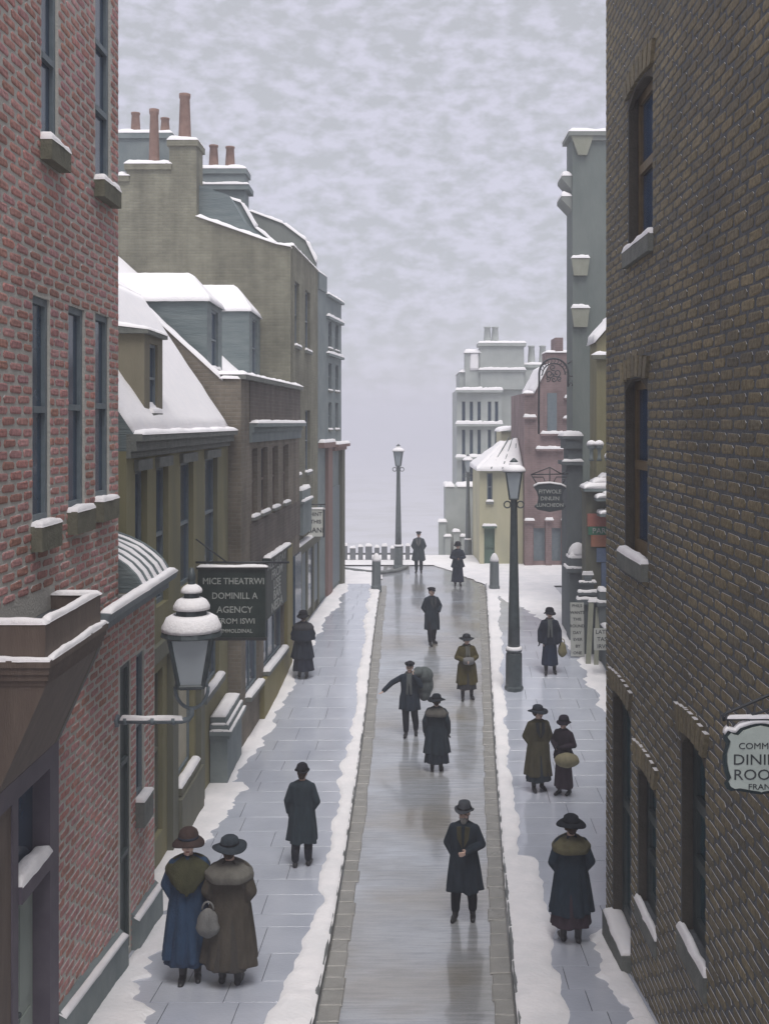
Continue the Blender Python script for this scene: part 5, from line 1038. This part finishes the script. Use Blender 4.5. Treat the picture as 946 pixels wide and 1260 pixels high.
bd = shape_sign(t, 'board', scallop(-1.5), y - .006, .03, mat('pale_sign_paint', (.40, .45, .42), (.46, .51, .475), scale=5, rough=.6, bump=.2), None)
tp = [p for p in scallop(2.5)[:15]]
q = MB(); q.loft([[(a, y - .012, b - .004), (a, y + .035, b - .004), (a, y + .028, b + .022), (a, y - .004, b + .022)] for a, b in tp]); q.build('snow', SNOW, fr_)
for s_, py, sz, px in (("COMMER'L", 917, .054, 936), ('DINING', 934, .092, 936), ('ROOMS', 952.5, .092, 936), ('FRANK', 967, .05, 936)):
    text(s_, sz, INK, bd, (XW(px, y), y - .0225, ZW(py, y)), depth=.0015, bold=0, sx=1.12)
q = MB(); zb_ = ZW(884.5, y); q.tube([(XW(891, y), y, zb_), (2.72, y, zb_)], .011, n=8); q.tube([(XW(890, y), y, zb_ - .012), (XW(888.5, y), y, zb_ + .02), (XW(893, y), y, zb_ + .035), (XW(946, y), y, ZW(855, y)), (2.72, y, ZW(805, y))], .01, n=6)
q.tube([(XW(918, y), y, zb_ + .01), (XW(946, y), y, zb_ + .06), (2.72, y, zb_ + .28)], .008, n=6)
for px in (895, 921, 965): q.tube([(XW(px, y), y, zb_), (XW(px, y), y, ZW(902, y))], .006, n=5)
q.tube([(2.68, y, zb_ - .05), (2.68, y, ZW(800, y))], .02, n=6)
br_ = q.build('bracket', WROUGHT, t); snow_patch([(XW(893, y), y - .01, zb_ + .008), (2.68, y - .01, zb_ + .008), (2.68, y + .01, zb_ + .008), (XW(893, y), y + .01, zb_ + .008)], .016, parent=br_, cell=.03, over=0)
# ------------------------------------------------------------------ people
SKIN = mat('skin', (.66, .46, .38), (.72, .51, .42), scale=12, rough=.6)
BOOT = mat('black_boots', (.018, .018, .02), (.03, .03, .032), scale=12, rough=.4)
EYE = mat('eye', (.03, .025, .02), (.05, .04, .03), rough=.2)
LIP = mat('lips', (.30, .10, .09), (.34, .13, .11), rough=.6)
def cloth(name, c): c = tuple(max(.006, .74 * (x * 1.12 - .12 * sum(c) / 3)) for x in c); return mat('cloth_' + name, c, tuple(x * 1.45 for x in c), scale=7, rough=.95, bump=.6, bscale=55, spec=.12, stretch=(1.6, 1.6, .6))
PENDING = []
def remesh(o, vox, smooth=4, fac=.5):
    m = o.modifiers.new('r', 'REMESH'); m.mode = 'VOXEL'; m.voxel_size = vox; m.use_smooth_shade = True
    s = o.modifiers.new('s', 'SMOOTH'); s.iterations = smooth; s.factor = fac; PENDING.append(o)
def hand_shape(mb, wrist, d, out, s=1.0, fat=0.0, curl=.35):
    """palm, four unequal curled fingers and a thumb off the side; d along the forearm, out towards the thumb"""
    d = Vector(d).normalized(); out = Vector(out); out = (out - d * out.dot(d)).normalized(); n = d.cross(out); w = Vector(wrist)
    for k in (-.022, 0, .022): mb.capsule(w + out * k * .7, .016 + fat, w + d * .085 * s + out * k, .015 + fat, n=8)
    for i, (k, l_) in enumerate(((.034, .068), (.012, .078), (-.011, .072), (-.033, .056))):
        a = w + d * .085 * s + out * k; b = a + (d * (1 - curl * .4) + n * curl + out * k * 1.2) * l_ * .55; c = b + (d * (1 - curl * 1.3) + n * curl * 1.6) * l_ * .5
        mb.capsule(a, .0092 + fat, b, .0085 + fat, n=7); mb.capsule(b, .0085 + fat, c, .007 + fat, n=7)
    a = w + d * .03 + out * .03; b = a + (d * .6 + out * .7) * .042; c = b + (d * .9 + out * .1 + n * .3) * .034
    mb.capsule(a, .012 + fat, b, .011 + fat, n=7); mb.capsule(b, .0105 + fat, c, .008 + fat, n=7)
ARM = {'down': ((.255, .03, 1.12), (.245, -.06, .90)), 'pocket': ((.262, .05, 1.12), (.17, .0, .97)), 'fold': ((.265, .0, 1.14), (.07, -.235, 1.10)),
       'muff': ((.27, .02, 1.13), (.085, -.24, 1.07)), 'carry': ((.26, .04, 1.13), (.27, -.03, .88)), 'out': ((.42, .0, 1.22), (.60, -.05, 1.05)),
       'shoulder': ((.27, -.13, 1.20), (.13, -.20, 1.43)), 'swing': ((.25, .10, 1.13), (.24, .16, .90)), 'swingf': ((.25, -.02, 1.13), (.21, -.18, .95)), 'hip': ((.30, .06, 1.14), (.20, -.10, 1.02))}
def person(label, px, py, height, facing, woman=False, coat=(.03, .04, .055), hem=.40, flare=.28, arms=('down', 'down'), skirt=None, skirt_hem=.22, hat='wide', hatc=(.02, .02, .025),
           shawl=None, trousers=(.02, .022, .028), feet=((-.09, 0), (.09, 0)), head_yaw=0, off=KERB, vox=.011, hair=(.06, .04, .03), beard=None, scarf=None, gloves=(.03, .03, .035), belt=0, lean=0, muff=None, bulk=1.0, foldn=9, capecoat=False, lapel=None, hat_band=None, body_show=True):
    p0 = on_ground(px, py, off); t = thing('person', label, 'person', p0)
    fold_seed = random.random() * 50
    # ---- body: one continuous surface grown over a skeleton
    b = MB()
    J = {}
    for s_, (fx, fy) in zip((-1, 1), feet):
        hip_, kn, an = Vector((s_ * .09, 0, .90)), Vector((s_ * .045 + fx * .5, fy * .45 - .03, .50)), Vector((fx, fy + .02, .09))
        b.capsule(hip_, .095, kn, .062); b.capsule(kn, .06, an + Vector((0, .012, .16)), .052); b.capsule(an + Vector((0, .012, .18)), .05, an, .038); b.capsule(an + Vector((0, .03, -.045)), .036, an + Vector((fx * .15, -.15, -.055)), .030); J[s_] = (hip_, kn, an)
    b.ellip((0, .0, .95), (.16, .12, .13)); b.ellip((0, 0, 1.10), (.14, .105, .15)); b.ellip((0, 0, 1.28), (.165, .115, .17)); b.capsule((-.12, .01, 1.365), .055, (.12, .01, 1.365), .055)
    b.capsule((0, .015, 1.40), .062, (0, -.0, 1.52), .052)
    hands = []
    for s_, a in zip((-1, 1), arms):
        sh = Vector((s_ * .165, .01, 1.365)); el, wr = [Vector((s_ * q.x, q.y, q.z)) for q in map(Vector, ARM[a])]
        b.capsule(sh, .058, el, .044); b.capsule(el, .043, wr, .030); d = (wr - el).normalized()
        if a == 'shoulder': d = Vector((-s_ * .2, .6, .5)).normalized()
        outv = Vector((-s_ * .2, -1, .15)) if abs(d.z) > .5 else Vector((0, -.2, 1)); hand_shape(b, wr, d, outv); hands.append((s_, a, sh, el, wr, d, outv))
    # head, turned on the neck
    Mh = Matrix.Rotation(head_yaw, 4, 'Z'); hb = MB()
    hb.ellip((0, .008, 1.60), (.076, .094, .108)); hb.ellip((0, -.032, 1.535), (.054, .058, .056)); hb.capsule((0, -.088, 1.605), .010, (0, -.112, 1.566), .0155); hb.ellip((0, -.074, 1.502), (.026, .022, .02))
    for s_ in (-1, 1): hb.ellip((s_ * .078, .012, 1.585), (.011, .022, .031)); hb.ellip((s_ * .043, -.066, 1.562), (.026, .024, .024)); hb.capsule((s_ * .015, -.086, 1.622), .010, (s_ * .048, -.076, 1.622), .009)
    hb.v = [tuple(Mh @ Vector(v)) for v in hb.v]; b.add(hb.v, hb.f, True)
    body = b.build('body', SKIN, None); body.parent = t; ORG[body] = Vector(); remesh(body, max(.0085, vox * .8), 2, .4)
    def part(mb, name, m, vx=None, sm=4): 
        o = mb.build(name, m, None); o.parent = t
        if vx: remesh(o, vx, sm)
        return o
    hm = lambda mb: setattr(mb, 'v', [tuple(Mh @ Vector(v)) for v in mb.v])
    for s_ in (-1, 1):
        e = MB(); e.ellip((s_ * .033, -.083, 1.596), (.014, .010, .009), n=8, m=6); hm(e); part(e, 'eye', EYE)
    e = MB(); e.ellip((0, -.089, 1.532), (.024, .008, .007), n=8, m=6); hm(e); part(e, 'mouth', LIP)
    hr = MB(); hr.ellip((0, .03, 1.625), (.088, .092, .098)); hr.ellip((0, .075, 1.56), (.065, .045, .06)); 
    if woman: hr.ellip((0, .105, 1.575), (.06, .05, .055)); [hr.ellip((s_ * .078, .02, 1.585), (.02, .05, .05)) for s_ in (-1, 1)]
    hm(hr); part(hr, 'hair', cloth('hair%d' % (int(hair[0] * 999)), hair), .012, 3)
    if beard:
        e = MB(); e.ellip((0, -.07, 1.50), (.052, .045, .06)); e.ellip((0, -.06, 1.46), (.04, .035, .05)); [e.ellip((s_ * .055, -.03, 1.54), (.02, .035, .045)) for s_ in (-1, 1)]; e.capsule((-.03, -.10, 1.545), .010, (.03, -.10, 1.545), .010); hm(e); part(e, 'beard', cloth('beard', beard), .01, 2)
    # ---- boots
    for s_ in (-1, 1):
        h_, kn, an = J[s_]; e = MB(); fx = feet[0 if s_ < 0 else 1][0]
        e.capsule(an + Vector((0, .014, .14)), .058, an, .047); e.capsule(an + Vector((0, .03, -.045)), .044, an + Vector((fx * .12, -.08, -.045)), .046); e.capsule(an + Vector((fx * .1, -.08, -.05)), .044, an + Vector((fx * .2, -.17, -.058)), .034)
        e.v = [(x, y, max(z, .0)) for x, y, z in e.v]; part(e, 'boot', BOOT, .012, 2)
    # ---- trousers or skirt
    if woman:
        if skirt:
            e = MB(); rings = []
            for k in range(9):
                q_ = k / 8; z = 1.05 + (skirt_hem - 1.05) * q_; r = .15 + (flare * .93 - .15) * q_ ** .8; ring = []
                for i in range(40):
                    th = 2 * math.pi * i / 40; f_ = 1 + q_ * (.05 * math.sin(foldn * 1.3 * th + fold_seed) + .03 * math.sin(7 * th + 2 * fold_seed)); ring.append((r * f_ * math.cos(th), r * .82 * f_ * math.sin(th), z + .012 * math.sin(5 * th + fold_seed) * q_))
                rings.append(ring)
            e.loft(rings); part(e, 'skirt', cloth('skirt%d' % int(sum(skirt) * 1000), skirt), .014, 3)
    else:
        e = MB()
        for s_ in (-1, 1): h_, kn, an = J[s_]; e.capsule(h_, .11, kn, .085); e.capsule(kn, .085, an + Vector((0, .012, .16)), .074); e.capsule(an + Vector((0, .012, .2)), .074, an + Vector((0, .008, .055)), .066)
        e.ellip((0, 0, .95), (.17, .13, .12)); part(e, 'trousers', cloth('trousers%d' % int(sum(trousers) * 1000), trousers), .013, 3)
    # ---- coat with sleeves
    e = MB(); rings = []
    secs = [(1.475, .075, .078), (1.45, .12, .10), (1.42, .18 * bulk, .12), (1.38, .213 * bulk, .132), (1.30, .218 * bulk, .145), (1.15, .205 * bulk, .145), (1.04, .20 * bulk, .145), (.92, .225 * bulk, .165)]
    n_ = 6
    for k in range(1, n_ + 1):
        q_ = k / n_; secs.append((.92 + (hem - .92) * q_, .225 * bulk + (flare - .225 * bulk) * q_, .165 + (flare * .78 - .165) * q_))
    for (z, rx, ry) in secs:
        q_ = max(0, min(1, (1.15 - z) / (1.15 - hem))); ring = []
        if belt and abs(z - 1.04) < .02: rx *= .9; ry *= .9
        for i in range(48):
            th = 2 * math.pi * i / 48; f_ = 1 + (.014 + q_ * .20) * (abs(math.sin(foldn * .55 * th + fold_seed + 1.2 * nz3(z * 1.6, fold_seed, 0))) - .64) + (.01 + q_ * .05) * math.sin(5 * th + 3 * fold_seed + z * 2) + .02 * nz3(math.cos(th) * 2, math.sin(th) * 2, z * 4 + fold_seed)
            if q_ > .1 and abs(((th + math.pi / 2 + math.pi) % (2 * math.pi)) - math.pi) < .09: f_ *= 1 - .09 * q_
            ring.append((rx * f_ * math.cos(th), ry * f_ * math.sin(th) - lean * 0, z + (.015 * math.sin(4 * th + fold_seed) * q_)))
        rings.append(ring)
    e.loft(rings)
    for (s_, a, sh, el, wr, d, ov) in hands:
        k = 1.0; e.capsule(sh, .070 * bulk, el, .064 * bulk); e.capsule(el, .064 * bulk, wr, .053)
    if capecoat:
        rg = []
        for (z, r) in ((1.44, .085), (1.41, .17), (1.34, .255), (1.22, .29), (1.08, .31), (1.0, .315)):
            rg.append([(r * (1 + .05 * math.sin(8 * 2 * math.pi * i / 40 + fold_seed) * (1.44 - z) * 2) * math.cos(2 * math.pi * i / 40), r * .78 * math.sin(2 * math.pi * i / 40), z) for i in range(40)])
        e.loft(rg)
    cm = cloth('coat%d' % int(coat[0] * 9000 + coat[1] * 5000 + coat[2] * 3000), coat); co = part(e, 'coat', cm, vox * 1.05, 2)
    # ---- collar, shawl, lapels
    if shawl:
        e = MB(); rg = []; c_, wide, front = shawl
        for (z, r) in ((1.475, .078), (1.455, .12), (1.43, .17), (1.39, .19 + wide * .5), (1.33, .2 + wide), (1.285 - wide * .3, .195 + wide)):
            ring = []
            for i in range(44):
                th = 2 * math.pi * i / 44; fr_ = max(0, -math.sin(th)); dz = -front * (fr_ ** 3) * max(0, (1.46 - z)) * 5; ring.append(((r + .012 * math.sin(7 * th + fold_seed)) * math.cos(th) * 1.0, (r * .74 + .02) * math.sin(th), z + dz * .5 + .01 * math.sin(5 * th)))
            rg.append(ring)
        e.loft(rg); part(e, 'shawl', cloth('shawl%d' % int(c_[0] * 3000 + c_[2] * 1000), c_), .013, 3)
    if scarf:
        e = MB(); e.tube([(.085 * math.cos(a), .085 * math.sin(a) + .0, 1.455 + .012 * math.sin(a)) for a in [2 * math.pi * k / 18 for k in range(19)]], .032, n=8)
        for s_ in (-.028, .03): e.capsule((s_, -.10, 1.44), .035, (s_ * 1.3, -.165, 1.22), .03); e.capsule((s_ * 1.3, -.165, 1.22), .03, (s_ * 1.5, -.17, 1.02), .03)
        part(e, 'scarf', cloth('scarf%d' % int(scarf[0] * 3000), scarf), .012, 3)
    if lapel:
        for s_ in (-1, 1):
            e = MB(); e.prism([(s_ * .03, -.155, 1.44), (s_ * .10, -.135, 1.42), (s_ * .085, -.168, 1.26), (s_ * .012, -.175, 1.12)], (0, .03, 0)); part(e, 'lapel', cloth('lapel%d' % int(lapel[0] * 3000), lapel))
    # ---- gloves
    for (s_, a, sh, el, wr, d, ov) in hands:
        if a in ('pocket', 'muff') or not gloves: continue
        e = MB(); hand_shape(e, wr, d, ov, fat=.003); e.capsule(wr - d * .03, .036, wr + d * .02, .034); part(e, 'glove', cloth('glove%d' % int(gloves[0] * 999), gloves), .0075, 2)
    if muff:
        e = MB(); rg = [[(x, -.255 + r * .8 * math.cos(2 * math.pi * i / 18), 1.08 + r * math.sin(2 * math.pi * i / 18)) for i in range(18)] for x, r in ((-.15, .05), (-.14, .085), (-.07, .105), (0, .11), (.07, .105), (.14, .085), (.15, .05))]
        e.loft(rg); part(e, 'muff', cloth('muff%d' % int(muff[0] * 999), muff), .013, 3)
    # ---- hat
    e = MB(); hc = cloth('hat%d' % int(hatc[0] * 5000 + hatc[2] * 900), hatc); zb = 1.645
    if hat == 'wide':
        e.lathe([(.10, 0), (.19, -.012), (.205, -.022), (.205, -.012), (.13, .012), (.112, .02), (.108, .05), (.10, .085), (.07, .108), (.01, .115)], (0, .015, zb), n=26, sy=1.05)
    elif hat == 'cloche':
        e.lathe([(.10, -.02), (.155, -.045), (.165, -.05), (.16, -.035), (.118, .0), (.115, .04), (.105, .085), (.075, .115), (.01, .125)], (0, .015, zb), n=26, sy=1.08)
    elif hat == 'droop':
        e.lathe([(.10, 0), (.17, -.03), (.185, -.05), (.188, -.035), (.14, .005), (.118, .018), (.116, .06), (.10, .10), (.07, .125), (.01, .13)], (0, .015, zb), n=26, sy=1.05)
    elif hat == 'trilby':
        e.lathe([(.095, 0), (.14, -.006), (.15, .004), (.14, .01), (.10, .012), (.098, .06), (.085, .115), (.05, .12), (.01, .105)], (0, .01, zb), n=26, sy=1.18)
    elif hat == 'bowler':
        e.lathe([(.09, 0), (.125, -.004), (.132, .01), (.12, .01), (.10, .01), (.10, .06), (.085, .10), (.05, .125), (.01, .13)], (0, .01, zb), n=26, sy=1.15)
    elif hat == 'cap':
        e.lathe([(.095, 0), (.105, .01), (.118, .035), (.115, .055), (.07, .075), (.01, .08)], (0, .012, zb), n=24, sy=1.15); e.prism([(-.075, -.085, zb + .004), (.075, -.085, zb + .004), (.055, -.145, zb - .012), (0, -.16, zb - .016), (-.055, -.145, zb - .012)], (0, 0, .012))
    wob = lambda v: (v[0], v[1], v[2] + (.018 * math.sin(2 * math.atan2(v[1], v[0]) + fold_seed) if math.hypot(v[0], v[1]) > .14 else 0)); e.v = [wob(v) for v in e.v]; hm(e); ho = part(e, 'hat', hc)
    if hat not in ('cap',):
        e = MB(); r_ = .121 if hat in ('cloche', 'droop') else .113; e.lathe([(r_ * .95, .014), (r_, .018), (r_ * .985, .04), (r_ * .93, .042)], (0, .014, zb), n=24, sy=1.08); hm(e); e = e.build('hat_band', cloth('band%d' % int((hat_band or (.01, .01, .012))[2] * 999), hat_band or (.01, .01, .012)), None); e.parent = ho
    sc = height / 1.76; t.scale = (sc, sc, sc); t.rotation_euler = (R(lean), 0, facing); t['base_z'] = p0.z
    del t['base_z']; return t, p0, sc
PI = math.pi
NAVY = (.028, .040, .056)
person('person in a long blue coat, olive shawl and maroon brimmed hat, beside the brown coat', 232, 1206, 1.78, R(6), woman=True, coat=(.035, .062, .11), hem=.30, flare=.30, arms=('pocket', 'pocket'), hat='droop', hatc=(.062, .044, .040), hat_band=(.03, .04, .06), shawl=((.062, .062, .036), .06, .42), feet=((-.06, -.04), (.10, .05)), skirt=(.03, .05, .09), skirt_hem=.24, vox=.010, hair=(.05, .035, .03))
person('person from behind in a long brown coat with grey cape collar, foreground left', 283, 1210, 1.74, R(178), woman=True, coat=(.075, .066, .055), hem=.27, flare=.335, arms=('pocket', 'pocket'), hat='wide', hatc=(.04, .05, .06), shawl=((.15, .145, .13), .09, 0), feet=((-.10, .0), (.09, -.03)), skirt=(.06, .055, .05), skirt_hem=.24, vox=.010, bulk=1.12)
person('person in a long dark coat walking away up the left pavement alone', 372, 1064, 1.60, R(176), coat=(.035, .048, .058), hem=.42, flare=.265, arms=('pocket', 'down'), hat='bowler', feet=((-.11, .0), (.10, .10)), vox=.010)
person('person in dark cape and long skirt walking away past the left shop fronts', 373, 834, 1.80, R(185), woman=True, coat=(.025, .032, .045), hem=.52, flare=.30, arms=('fold', 'fold'), hat='cloche', skirt=(.025, .03, .045), skirt_hem=.2, shawl=((.05, .05, .055), .08, 0), capecoat=True, feet=((-.09, .03), (.09, -.08)), vox=.013)
person('person with grey beard and dark overcoat standing in the near road', 571, 1130, 1.64, R(-10), coat=(.028, .038, .050), hem=.45, flare=.275, arms=('pocket', 'fold'), hat='trilby', hatc=(.07, .075, .085), beard=(.30, .29, .28), feet=((-.13, -.05), (.12, .03)), off=0, vox=.009, scarf=None, lapel=(.075, .07, .045), gloves=None, hair=(.25, .25, .25))
person('person from behind with broad dark hat and grey shawl, in mid road', 537, 948, 1.60, R(172), woman=True, coat=(.026, .036, .046), hem=.42, flare=.31, arms=('carry', 'carry'), hat='wide', hatc=(.02, .024, .03), shawl=((.12, .115, .105), .07, 0), skirt=(.022, .03, .042), skirt_hem=.2, feet=((-.10, .02), (.10, -.02)), off=0, vox=.011, bulk=1.08)
a7 = person('person in a cap carrying a sack on one shoulder, other arm held out', 504, 905, 1.74, R(-6), coat=(.026, .036, .050), hem=.62, flare=.245, arms=('out', 'shoulder'), hat='cap', feet=((-.08, -.10), (.13, .10)), off=0, vox=.011, scarf=(.12, .13, .13), gloves=None)
person('person in an olive belted coat with a grey muff, walking down the road', 574, 860, 1.66, R(8), woman=True, coat=(.085, .072, .030), hem=.42, flare=.285, arms=('muff', 'muff'), hat='wide', hatc=(.03, .035, .04), muff=(.20, .20, .20), scarf=(.15, .15, .13), skirt=(.05, .05, .055), skirt_hem=.28, feet=((-.11, -.03), (.14, .02)), off=0, belt=1, vox=.012, bulk=1.1)
person('person in a cap and long dark coat striding down the upper road', 531, 793, 1.74, R(20), coat=(.028, .038, .050), hem=.46, flare=.235, arms=('pocket', 'hip'), hat='cap', feet=((-.10, -.16), (.14, .16)), off=0, vox=.012, head_yaw=R(10), lapel=(.06, .065, .07))
person('person in a dark coat and long skirt at the hilltop near the right bollard', 563, 721, 1.74, R(4), woman=True, coat=(.026, .034, .050), hem=.75, flare=.27, arms=('fold', 'fold'), hat='cloche', skirt=(.02, .026, .045), skirt_hem=.17, feet=((-.10, 0), (.10, 0)), off=0, vox=.015)
person('person in a knee length grey coat standing beside the hilltop street lamp', 515, 705, 1.80, R(-4), coat=(.055, .070, .078), hem=.52, flare=.28, arms=('pocket', 'pocket'), hat='cap', hatc=(.05, .055, .06), trousers=(.05, .06, .065), feet=((-.10, 0), (.10, .02)), off=0, vox=.015, lapel=(.2, .2, .2))
a12 = person('person in an open dark coat and long skirt carrying a bag on the right pavement', 676, 829, 1.78, R(-4), woman=True, coat=(.024, .030, .044), hem=.80, flare=.235, arms=('carry', 'carry'), hat='cloche', skirt=(.024, .034, .060), skirt_hem=.24, scarf=(.12, .125, .12), feet=((-.10, -.08), (.13, .08)), vox=.012)
person('person in a long olive coat, taller of the pair on the right pavement', 662, 973, 1.66, R(12), woman=True, coat=(.085, .078, .052), hem=.34, flare=.28, arms=('pocket', 'pocket'), hat='wide', hatc=(.035, .04, .05), skirt=(.035, .045, .055), skirt_hem=.22, feet=((-.09, 0), (.11, .08)), vox=.011, bulk=1.05, head_yaw=R(25), lapel=(.04, .045, .05))
a14 = person('person in purple brown dress with a basket, shorter of the right pavement pair', 693, 977, 1.50, R(-38), woman=True, coat=(.036, .028, .036), hem=.80, flare=.24, arms=('fold', 'fold'), hat='cloche', hatc=(.03, .025, .035), skirt=(.055, .04, .05), skirt_hem=.16, feet=((-.08, -.06), (.10, .06)), vox=.011, belt=1)
person('person seen from behind in a dark blue coat with a fur collar, foreground right', 702, 1158, 1.66, R(184), woman=True, coat=(.026, .040, .056), hem=.42, flare=.305, arms=('pocket', 'pocket'), hat='wide', hatc=(.018, .022, .028), shawl=((.135, .125, .08), .07, 0), skirt=(.05, .04, .055), skirt_hem=.25, feet=((-.09, .03), (.10, -.04)), vox=.010, bulk=1.08)
# ---- things carried
def bag(name, lbl, cat, c, r, m, strap=True, bottom=.85):
    t = thing(name, lbl, cat, (c[0], c[1], c[2] - r[2]), None); q = MB(); rings = []
    for k in range(9):
        a = -1 + 2 * k / 8; w = math.sqrt(max(.02, 1 - (a * .98) ** 2)); w = w * (1.0 if a < 0 else bottom) ; rings.append([(c[0] + r[0] * w * math.cos(2 * PI * i / 20) * (1 + .04 * math.sin(5 * 2 * PI * i / 20 + k)), c[1] + r[1] * w * math.sin(2 * PI * i / 20), c[2] + r[2] * a) for i in range(20)])
    q.loft(rings); q.build('bag_body', m, t)
    if strap: q = MB(); q.tube([(c[0] + r[0] * .45 * math.cos(a), c[1], c[2] + r[2] * .9 + r[2] * .55 * math.sin(a)) for a in [PI * k / 10 for k in range(11)]], .012, n=6); q.build('strap', m, t)
    return t
pA = on_ground(256, 1206, KERB)
bag('handbag', 'soft grey handbag held between the blue and the brown coats', 'bag', (XW(256, pA.y - .33), pA.y - .33, ZW(1136, pA.y - .33)), (.145, .075, .17), cloth('greybag', (.18, .18, .175)))
t_, p_, s_ = a12; bag('shopping_bag', 'straw coloured bag carried on the right pavement', 'bag', (p_.x + .33, p_.y - .06, p_.z + .66), (.13, .08, .2), cloth('strawbag', (.22, .20, .12)))
t_, p_, s_ = a14; bag('basket', 'straw coloured basket held by the shorter of the pair on the right pavement', 'basket', (p_.x + .02, p_.y - .30, p_.z + .74), (.235, .12, .14), cloth('straw', (.26, .235, .155)), strap=False, bottom=1.0)
t_, p_, s_ = a7; t = thing('sack', 'bulging grey sack slung over the shoulder of the person in the cap', 'sack', (p_.x + .2, p_.y + .1, p_.z + .9)); q = MB()
q.capsule((p_.x + .12, p_.y - .15, p_.z + 1.46), .06, (p_.x + .2, p_.y + .02, p_.z + 1.46), .13); q.ellip((p_.x + .33, p_.y + .12, p_.z + 1.36), (.22, .19, .20)); q.ellip((p_.x + .36, p_.y + .16, p_.z + 1.14), (.20, .18, .26)); q.ellip((p_.x + .34, p_.y + .16, p_.z + .92), (.15, .14, .16))
q.v = [(x + .012 * nz3(x * 9, y * 9, z * 9), y, z + .012 * nz3(x * 8, y * 8 + 3, z * 8)) for x, y, z in q.v]; o = q.build('sack_body', cloth('sacking', (.11, .125, .125)), t); remesh(o, .014, 4)
# apply the remeshing in one pass
bpy.context.view_layer.update(); dg = bpy.context.evaluated_depsgraph_get()
new = [(o, bpy.data.meshes.new_from_object(o.evaluated_get(dg))) for o in PENDING]
for o, me in new:
    old = o.data; o.modifiers.clear(); m_ = old.materials[0]; o.data = me
    if not me.materials: me.materials.append(m_)
    me.polygons.foreach_set('use_smooth', [True] * len(me.polygons)); bpy.data.meshes.remove(old); me.name = o.name
# ------------------------------------------------------------------ haze: the snow-laden air
q = MB(); q.box(-700, 700, -70, 930, -21, 19.5); hz = q.build('haze', None, None, 'stuff')
hm_ = bpy.data.materials.new('snow_haze'); hm_.use_nodes = True; ht = hm_.node_tree; ht.nodes.clear()
ho = N(ht, 'ShaderNodeOutputMaterial'); pv = N(ht, 'ShaderNodeVolumePrincipled'); pv.inputs['Color'].default_value = (.80, .80, .86, 1); pv.inputs['Density'].default_value = .0036; pv.inputs['Anisotropy'].default_value = 0.0
link(ht, pv.outputs[0], ho.inputs['Volume']); hz.data.materials.append(hm_)
